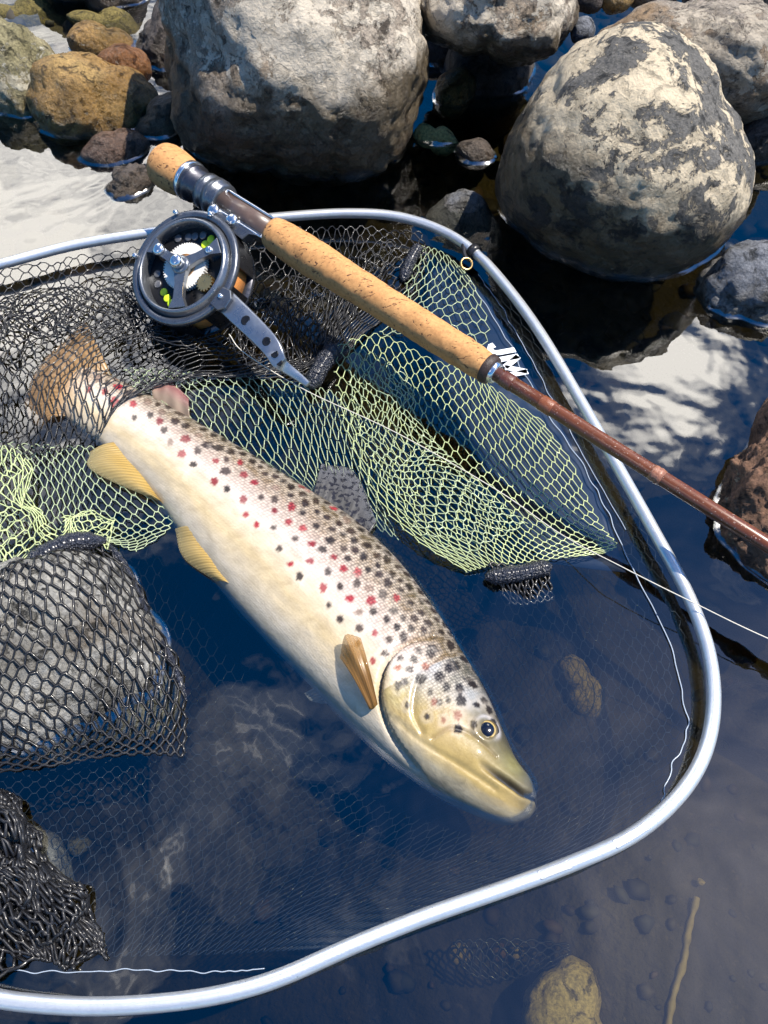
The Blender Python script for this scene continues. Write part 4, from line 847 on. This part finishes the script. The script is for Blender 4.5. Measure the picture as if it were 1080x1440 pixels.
def stroke(pts, wd):
    p_ = np.asarray(pts, float); T = np.gradient(p_, axis=0); T /= np.linalg.norm(T, axis=1)[:, None]; S = np.stack([-T[:, 1], T[:, 0]], 1)
    return p_ + S * wd / 2, p_ - S * wd / 2
lo = np.array([686, 487.]); la = np.array([15.5, 27.0]); lb = np.array([32.0, -6.0])      # reading direction / letter-up direction, px
def letter(name, strokes, x0, wd):
    parts = []
    for st in strokes:
        a, b = stroke(st, wd); k = len(a)
        A = [P(*(lo + (x0 + q[0]) * la + q[1] * lb), 0.0012) for q in a]; B = [P(*(lo + (x0 + q[0]) * la + q[1] * lb), 0.0012) for q in b]
        V, F = sheet(np.stack([np.array(A), np.array(B)], 1), 0.0005, (0, 0, 1)); parts.append((V, F))
    V, F = join(parts); mesh_obj(name, V, F, white, panel, smooth=False)
letter('letter', [[(0.0, 0.28), (0.03, 0.12), (0.14, 0.03), (0.27, 0.04), (0.37, 0.14), (0.40, 0.3), (0.40, 1.0)]], 0.0, 0.24)
letter('letter', [[(0, 0), (0, 0.5), (0, 1)], [(0.0, 0.98), (0.2, 0.6), (0.4, 0.2)], [(0.4, 0.2), (0.6, 0.6), (0.8, 0.98)], [(0.8, 1), (0.8, 0.5), (0.8, 0)]], 0.74, 0.24)

# ------------------------------------------------------------------ fly rod
ZR = 0.060
A0 = P(240, 237, ZR); B0 = P(1100, 779, ZR); RD = (B0 - A0) / np.linalg.norm(B0 - A0)
def sx(px):
    y = 237 + (px - 240) * (779 - 237) / 860; return float(np.dot(P(px, y, ZR) - A0, RD))
def cork_mat():
    m, n, l, p = new_mat('cork'); pos = n.new('ShaderNodeNewGeometry').outputs['Position']
    c = mixc(n, l, tnoise(n, l, pos, 55, 5, 0.6), (0.42, 0.19, 0.06), (0.62, 0.33, 0.125))
    c = mixc(n, l, ramp(n, l, tnoise(n, l, pos, 380, 4, 0.65), [(0.35, 0.6), (0.6, 1.1)]), (0.22, 0.10, 0.035), c)
    mp_ = n.new('ShaderNodeMapping'); l.new(pos, mp_.inputs[0]); ang = math.atan2(RD[1], RD[0])
    mp_.inputs['Rotation'].default_value = (0, 0, -ang); mp_.inputs['Scale'].default_value = (150, 420, 300)
    vo = n.new('ShaderNodeTexNoise'); vo.inputs['Scale'].default_value = 1.0; vo.inputs['Detail'].default_value = 3; vo.inputs['Distortion'].default_value = 1.2; l.new(mp_.outputs[0], vo.inputs['Vector'])
    crk = ramp(n, l, vo.outputs['Fac'], [(0.33, 0.0), (0.39, 1.0)])
    c = mixc(n, l, crk, (0.12, 0.05, 0.02), c)
    setp(p, Base_Color=c, Roughness=0.75); bump(n, l, p, crk, 0.6, 0.001); return m
CORK = cork_mat()
gun = plain('gunmetal', (0.10, 0.10, 0.115), 0.28, 0.85, 0.3, 400); steel = plain('polished_steel', (0.75, 0.77, 0.80), 0.2, 0.95, 0.1, 300)
dgrey = plain('anodised_grey', (0.16, 0.17, 0.19), 0.3, 0.8, 0.2, 300, 0.1)
spacer = plain('dark_wood', (0.10, 0.065, 0.05), 0.35, 0.0, 0.4, 150, 0.1, 0.5)
rod = empty('fly_rod', A0 - np.array([0, 0, 0.018])); tag(rod, 'fly rod with cork grip and dark red blank lying across the net', 'fishing rod')
def rpart(name, x0, x1, prof, mat, ns=40, parent=rod):
    s0, s1 = sx(x0), sx(x1); V, F = lathe(A0, RD, [(s0 + (s1 - s0) * f, r) for f, r in prof], ns); return mesh_obj(name, V, F, mat, parent)
def curve_prof(keys, n_):
    f = np.linspace(0, 1, n_); r = np.interp(f, *zip(*keys)); 
    return list(zip(f, np.convolve(np.pad(r, 2, mode='edge'), [0.1, 0.2, 0.4, 0.2, 0.1], 'valid')))
rpart('butt_cap', 226, 266, [(0, 0.0128), (0.03, 0.0152), (0.10, 0.0172), (0.25, 0.0182), (0.5, 0.0180), (0.8, 0.0166), (0.95, 0.0152), (1, 0.0142)], CORK)
seat = rpart('reel_seat', 264, 300, [(0, 0.0150), (0.08, 0.0152), (0.1, 0.0138), (0.22, 0.0136), (0.24, 0.0150), (0.34, 0.0150), (0.36, 0.0128), (1, 0.0126)], gun)
rpart('seat_ring', 265, 270, [(0, 0.0151), (0.1, 0.0160), (0.9, 0.0160), (1, 0.0151)], steel, parent=seat)
rpart('slide_band', 290, 316, [(0, 0.0128), (0.02, 0.0146), (0.25, 0.0146), (0.27, 0.0134), (0.42, 0.0134), (0.44, 0.0150), (0.72, 0.0150), (0.74, 0.0138), (0.95, 0.0140), (1, 0.012)], dgrey, parent=seat)
rpart('seat_spacer', 312, 388, [(0, 0.0098), (0.5, 0.0096), (1, 0.0096)], spacer, parent=seat)
grip_keys = [(0, 0.0120), (0.02, 0.0130), (0.10, 0.0140), (0.22, 0.0140), (0.4, 0.0126), (0.6, 0.0119), (0.8, 0.0116), (0.95, 0.0108), (1, 0.0100)]
gp = curve_prof(grip_keys, 120); s0, s1 = sx(384), sx(686)
V, F = lathe(A0, RD, [(s0 + (s1 - s0) * f, r) for f, r in gp], 64)
ctr = A0 + ((V - A0) @ RD)[:, None] * RD; o_ = V - ctr; o_ /= np.linalg.norm(o_, axis=1)[:, None]
dd = np.array([0.0005 * noise.fractal(Vector(v) * 110, 1.0, 2, 3) - 0.0007 * max(0, noise.noise(Vector(v) * 260) - 0.35) for v in V]); V = V + o_ * dd[:, None]
mesh_obj('grip', V, F, CORK, rod)
rpart('winding_check', 684, 694, [(0, 0.0104), (0.1, 0.0108), (0.8, 0.0100), (1, 0.0080)], plain('dark_wrap', (0.035, 0.02, 0.016), 0.5, 0, 0.5, 900, 0.6))
rpart('check_ring', 692, 699, [(0, 0.0078), (0.1, 0.0082), (0.9, 0.0074), (1, 0.0060)], steel)
def blank_mat():
    m, n, l, p = new_mat('red_brown_blank'); pos = n.new('ShaderNodeNewGeometry').outputs['Position']
    c = mixc(n, l, tnoise(n, l, pos, 180, 5, 0.7), (0.06, 0.016, 0.005), (0.19, 0.055, 0.016))
    c = mixc(n, l, ramp(n, l, tnoise(n, l, pos, 900, 2), [(0.66, 0), (0.7, 1)]), c, (0.5, 0.4, 0.35))
    setp(p, Base_Color=c, Roughness=0.3, Coat_Weight=0.45, Coat_Roughness=0.06); return m
BLN = blank_mat()
rpart('blank', 696, 1700, [(0, 0.0052), (0.1, 0.0050), (0.36, 0.0048), (1, 0.0040)], BLN, 28)
rpart('thread_wrap', 706, 722, [(0, 0.0051), (0.1, 0.0056), (0.9, 0.0056), (1, 0.0051)], plain('brown_wrap', (0.10, 0.03, 0.015), 0.3, 0, 0.4, 1500, 0.3, 0.6))
rpart('thread_wrap', 760, 778, [(0, 0.0050), (0.1, 0.0054), (0.9, 0.0054), (1, 0.0050)], plain('amber_wrap', (0.20, 0.06, 0.02), 0.3, 0, 0.4, 1500, 0.3, 0.6))
rpart('node_ring', 916, 932, [(0, 0.0050), (0.3, 0.0055), (0.45, 0.0051), (0.6, 0.0056), (1, 0.0050)], plain('node_pale', (0.28, 0.12, 0.07), 0.35, 0, 0.7, 900, 0.3, 0.5))

# ------------------------------------------------------------------ fly reel
n0 = np.array([-0.15, -0.50, 0.85]); RN = n0 - np.dot(n0, RD) * RD; RN /= np.linalg.norm(RN)
RM = np.cross(RN, RD); RM /= np.linalg.norm(RM)
if RM[1] < 0: RM = -RM                    # RM: from reel towards the rod
seatp = A0 + RD * sx(345)
reelc = seatp - RM * 0.0580 - RD * 0.006      # centre of the reel body
print('reel centre px', proj(reelc), proj(reelc + RN * 0.016), 'z', reelc[2])
reel = empty('fly_reel', reelc - RN * 0.018); tag(reel, 'grey open-cage fly reel with three spokes and a long lever arm', 'fishing reel')
RS = 1.20
reelc = reelc - RM * 0.003; FRD, FRM, FRN = RD * RS, RM * RS, RN * RS
FR = (reelc, FRD, FRM, FRN)
def rl(x, y, z): return reelc + FRD * x + FRM * y + FRN * z
def rlathe(name, prof, mat, ns=64, parent=reel, c=(0, 0), close=False):
    V, F = lathe(rl(c[0], c[1], 0), RN, [(a * RS, b * RS) for a, b in prof], ns, close, RD); return mesh_obj(name, V, F, mat, parent)
rlathe('front_ring', [(0.010, 0.0336), (0.0145, 0.0340), (0.0155, 0.0348), (0.0155, 0.0378), (0.0145, 0.0390), (0.0120, 0.0390), (0.010, 0.0380), (0.010, 0.0336)], dgrey, 96)
spm = plain('spool_grey', (0.22, 0.235, 0.26), 0.28, 0.8, 0.15, 200, 0.1)
spool = rlathe('spool_rim', [(0.0135, 0.0338), (0.0175, 0.0322), (0.0186, 0.0314), (0.0188, 0.0302), (0.0178, 0.0294), (0.012, 0.0294), (0.006, 0.0298)], spm, 96)
parts = []
for a, wd in ((R(180), 0.0052), (R(55), 0.0052), (R(-55), 0.0058)):
    d_ = np.array([math.cos(a), math.sin(a)]); e_ = np.array([-d_[1], d_[0]])
    poly = [d_ * 0.003 + e_ * wd * 0.8, d_ * 0.012 + e_ * wd * 0.55, d_ * 0.022 + e_ * wd * 0.6, d_ * 0.0288 + e_ * wd * 1.1, d_ * 0.0288 - e_ * wd * 1.1, d_ * 0.022 - e_ * wd * 0.6, d_ * 0.012 - e_ * wd * 0.55, d_ * 0.003 - e_ * wd * 0.8]
    parts.append(prism(poly[::-1], FR, 0.0150, 0.0186, 0.0004))
V, F = join(parts); sp = mesh_obj('spokes', V, F, spm, reel, smooth=False)
rlathe('hub', [(0.012, 0.0062), (0.0188, 0.0062), (0.0196, 0.0054), (0.0200, 0.004)], spm, 40, close=True)
rlathe('hub_screw', [(0.0195, 0.0042), (0.0245, 0.0042), (0.0258, 0.0034), (0.0262, 0.0018)], steel, 30, close=True)
rlathe('spoke_screw', [(0.018, 0.0040), (0.0205, 0.0040), (0.0215, 0.003), (0.0218, 0.001)], steel, 26, c=(-0.0205, 0), close=True)
rlathe('spoke_screw', [(0.018, 0.0024), (0.0195, 0.0024), (0.020, 0.0016)], steel, 20, c=(0.0215 * math.cos(R(55)), 0.0215 * math.sin(R(55))), close=True)
blackm = plain('reel_black', (0.012, 0.012, 0.014), 0.3, 0.3)
rlathe('inner_plate', [(0.009, 0.0001), (0.009, 0.0300)], blackm, 64)
holem = plain('hole_grey', (0.16, 0.16, 0.17), 0.4, 0.6); neon = plain('neon_line', (0.62, 0.85, 0.03), 0.45, 0, 0.15)
for k, (r_, a, mt) in enumerate([(0.0250, 104, holem), (0.0235, 118, holem), (0.0235, 130, holem), (0.0250, 88, neon), (0.0200, 92, neon), (0.0215, 80, neon), (0.0235, 232, holem), (0.0215, 252, neon), (0.0225, 266, neon), (0.0240, 278, neon), (0.0235, 214, holem), (0.0255, 148, holem)]):
    rlathe('line_hole', [(0.0088, 0.0027), (0.0098, 0.0027), (0.0100, 0.0020)], mt, 18, c=(r_ * math.cos(R(a)), r_ * math.sin(R(a))), close=True)
def gear(name, c, r0, r1, teeth, z0, z1, mat):
    poly = []
    for k in range(teeth):
        for f, r_ in ((0, r0), (0.3, r0), (0.45, r1), (0.8, r1)):
            a = (k + f) * 2 * math.pi / teeth; poly.append((c[0] + r_ * math.cos(a), c[1] + r_ * math.sin(a)))
    V, F = prism(poly, FR, z0, z1); mesh_obj(name, V, F, mat, reel, smooth=False)
gear('white_gear', (-0.0015, 0.001), 0.0148, 0.0160, 54, 0.0095, 0.0130, plain('nylon_white', (0.72, 0.70, 0.66), 0.4, 0, 0.1))
gear('brass_gear', (0.0195, -0.0005), 0.0048, 0.0060, 16, 0.0095, 0.0140, plain('brass_gear', (0.60, 0.42, 0.18), 0.3, 0.9))
rlathe('gear_core', [(0.0130, 0.0082), (0.0138, 0.0080), (0.0138, 0.0035)], plain('copper', (0.5, 0.25, 0.10), 0.35, 0.8), 30, c=(-0.0015, 0.001))
# body behind the ring
rlathe('back_plate', [(-0.0125, 0.0001), (-0.0125, 0.036), (-0.0115, 0.0375), (-0.0090, 0.0382), (-0.0075, 0.0375), (-0.0075, 0.030)], gun, 72)
rlathe('wound_line', [(-0.0075, 0.0300), (-0.006, 0.0340), (0.008, 0.0340), (0.010, 0.0300)], plain('orange_line', (0.55, 0.22, 0.06), 0.55, 0, 0.3, 700, 0.3), 64)
parts = []
for a0, a1 in ((-30, 12), (32, 312)):
    an = np.radians(np.linspace(a0, a1, max(4, int((a1 - a0) / 4)))); out_ = [(0.0380 * math.cos(a), 0.0380 * math.sin(a)) for a in an]; inn = [(0.0362 * math.cos(a), 0.0362 * math.sin(a)) for a in an[::-1]]
    parts.append(prism(out_ + inn, FR, -0.0080, 0.0110))
V, F = join(parts); mesh_obj('cage', V, F, blackm, reel, smooth=False)
for (x, y) in ((0.0385, -0.002), (-0.036, -0.012), (-0.004, 0.0372), (-0.028, 0.026)):
    rlathe('cage_screw', [(0.015, 0.0016), (0.0182, 0.0016), (0.0186, 0.001)], steel, 14, c=(x, y), close=True)
lug = [(0.020, -0.0295), (0.0295, -0.0200), (0.0350, -0.0235), (0.0355, -0.0290), (0.0310, -0.0345), (0.0255, -0.0350)]
ca_, sa_ = math.cos(R(40)), math.sin(R(40)); lug = [(x * ca_ - y * sa_, x * sa_ + y * ca_) for x, y in lug]
V, F = prism(lug, FR, 0.009, 0.0172, 0.0006); mesh_obj('lug', V, F, dgrey, reel, smooth=False)
# lever arm
lp = [(344, 430, 0.050), (358, 452, 0.047), (375, 480, 0.042), (392, 508, 0.036), (402, 517, 0.030), (420, 530, 0.022), (434, 541, 0.016)]
lp = spline([rl(0.036, -0.002, 0.0118)] + [P(*q) for q in lp[2:]], 40); T_ = np.gradient(lp, axis=0); S_ = np.cross(T_, RN); S_ /= np.linalg.norm(S_, axis=1)[:, None]
wl = np.interp(np.linspace(0, 1, 40), [0, 0.08, 0.55, 0.7, 1], [0.0085, 0.0085, 0.0045, 0.0036, 0.0022])[:, None]
G = np.stack([lp - S_ * wl, lp - S_ * wl * 0.85 + RN * 0.0004, lp + S_ * wl * 0.85 + RN * 0.0004, lp + S_ * wl], 1); V, F = sheet(G, 0.0024, RN); lev = mesh_obj('lever', V, F, plain('lever_alloy', (0.32, 0.34, 0.38), 0.3, 0.85, 0.2, 250, 0.1), reel)
for f, r_ in ((0.12, 0.0034), (0.22, 0.0030), (0.33, 0.0026), (0.44, 0.0021)):
    c_ = lp[int(f * 39)]; V, F = lathe(c_ + RN * 0.0008, RN, [(0, r_ * 1.15), (0.0009, r_ * 1.15), (0.0011, r_), (0.0010, r_ * 0.9)], 22); mesh_obj('lever_hole', V, F, blackm, lev)
# foot that clamps to the rod seat
ft = [(-0.026, 0.045), (-0.018, 0.0405), (0.000, 0.0372), (0.018, 0.036), (0.020, 0.041), (0.034, 0.0455), (0.034, 0.0490), (-0.028, 0.0490)]
V, F = prism(ft, FR, -0.004, 0.006, 0.0006); foot = mesh_obj('foot', V, F, dgrey, reel, smooth=False)
for (x, y) in ((-0.012, 0.0415), (0.0045, 0.0425)): rlathe('foot_screw', [(0.004, 0.0042), (0.0085, 0.0042), (0.0096, 0.0034), (0.0100, 0.0014)], steel, 26, parent=foot, c=(x, y), close=True)
rail = []
for s_ in (-1, 1): pass
s_a, s_b = sx(318), sx(382); Rl = []
for f in np.linspace(0, 1, 20): Rl.append(A0 + RD * (s_a + (s_b - s_a) * f) + RN * 0.0065 - RM * 0.0085)
for f in np.linspace(1, 0, 20): Rl.append(A0 + RD * (s_a + (s_b - s_a) * f) + RN * 0.0065 + RM * 0.0085)
V, F = tubes([Rl], 0.0012, 8, closed=True); mesh_obj('foot_rail', V, F, steel, foot)

# ------------------------------------------------------------------ line, stick, shoreline bits
mono = plain('pale_mono', (0.55, 0.52, 0.45), 0.3)
ln = spline([P(*q) for q in [(322, 470, 0.034), (345, 497, 0.026), (430, 549, 0.014), (560, 610, 0.014), (700, 690, 0.012), (790, 752, 0.012), (880, 800, 0.021), (980, 850, 0.022), (1085, 900, 0.022), (1300, 990, 0.02)]], 200)
V, F = tubes([ln], 0.00042, 6); tag(mesh_obj('fishing_line', V, F, mono), 'thin pale leader line running from the reel across the net', 'fishing line')
def on_bed(px, py, up):
    z = -0.06
    for _ in range(6): q_ = P(px, py, z); z = bed_z(q_[0], q_[1]) + up
    return (px, py, z)
V, F = tubes([spline([P(*on_bed(q[0], q[1], 0.0016)) for q in [(980, 1262, -0.074), (968, 1310, -0.070), (962, 1350, -0.072), (947, 1400, -0.072), (938, 1450, -0.074)]], 60)], 0.0019 * (1 + 0.3 * np.sin(np.arange(60) * 0.23) * np.sin(np.arange(60) * 0.61)), 10)
tag(mesh_obj('stick', V, F, plain('pale_bark', (0.34, 0.26, 0.10), 0.7, 0, 0.6, 120, 0.8)), 'pale knobbly stick lying under water outside the hoop', 'stick')
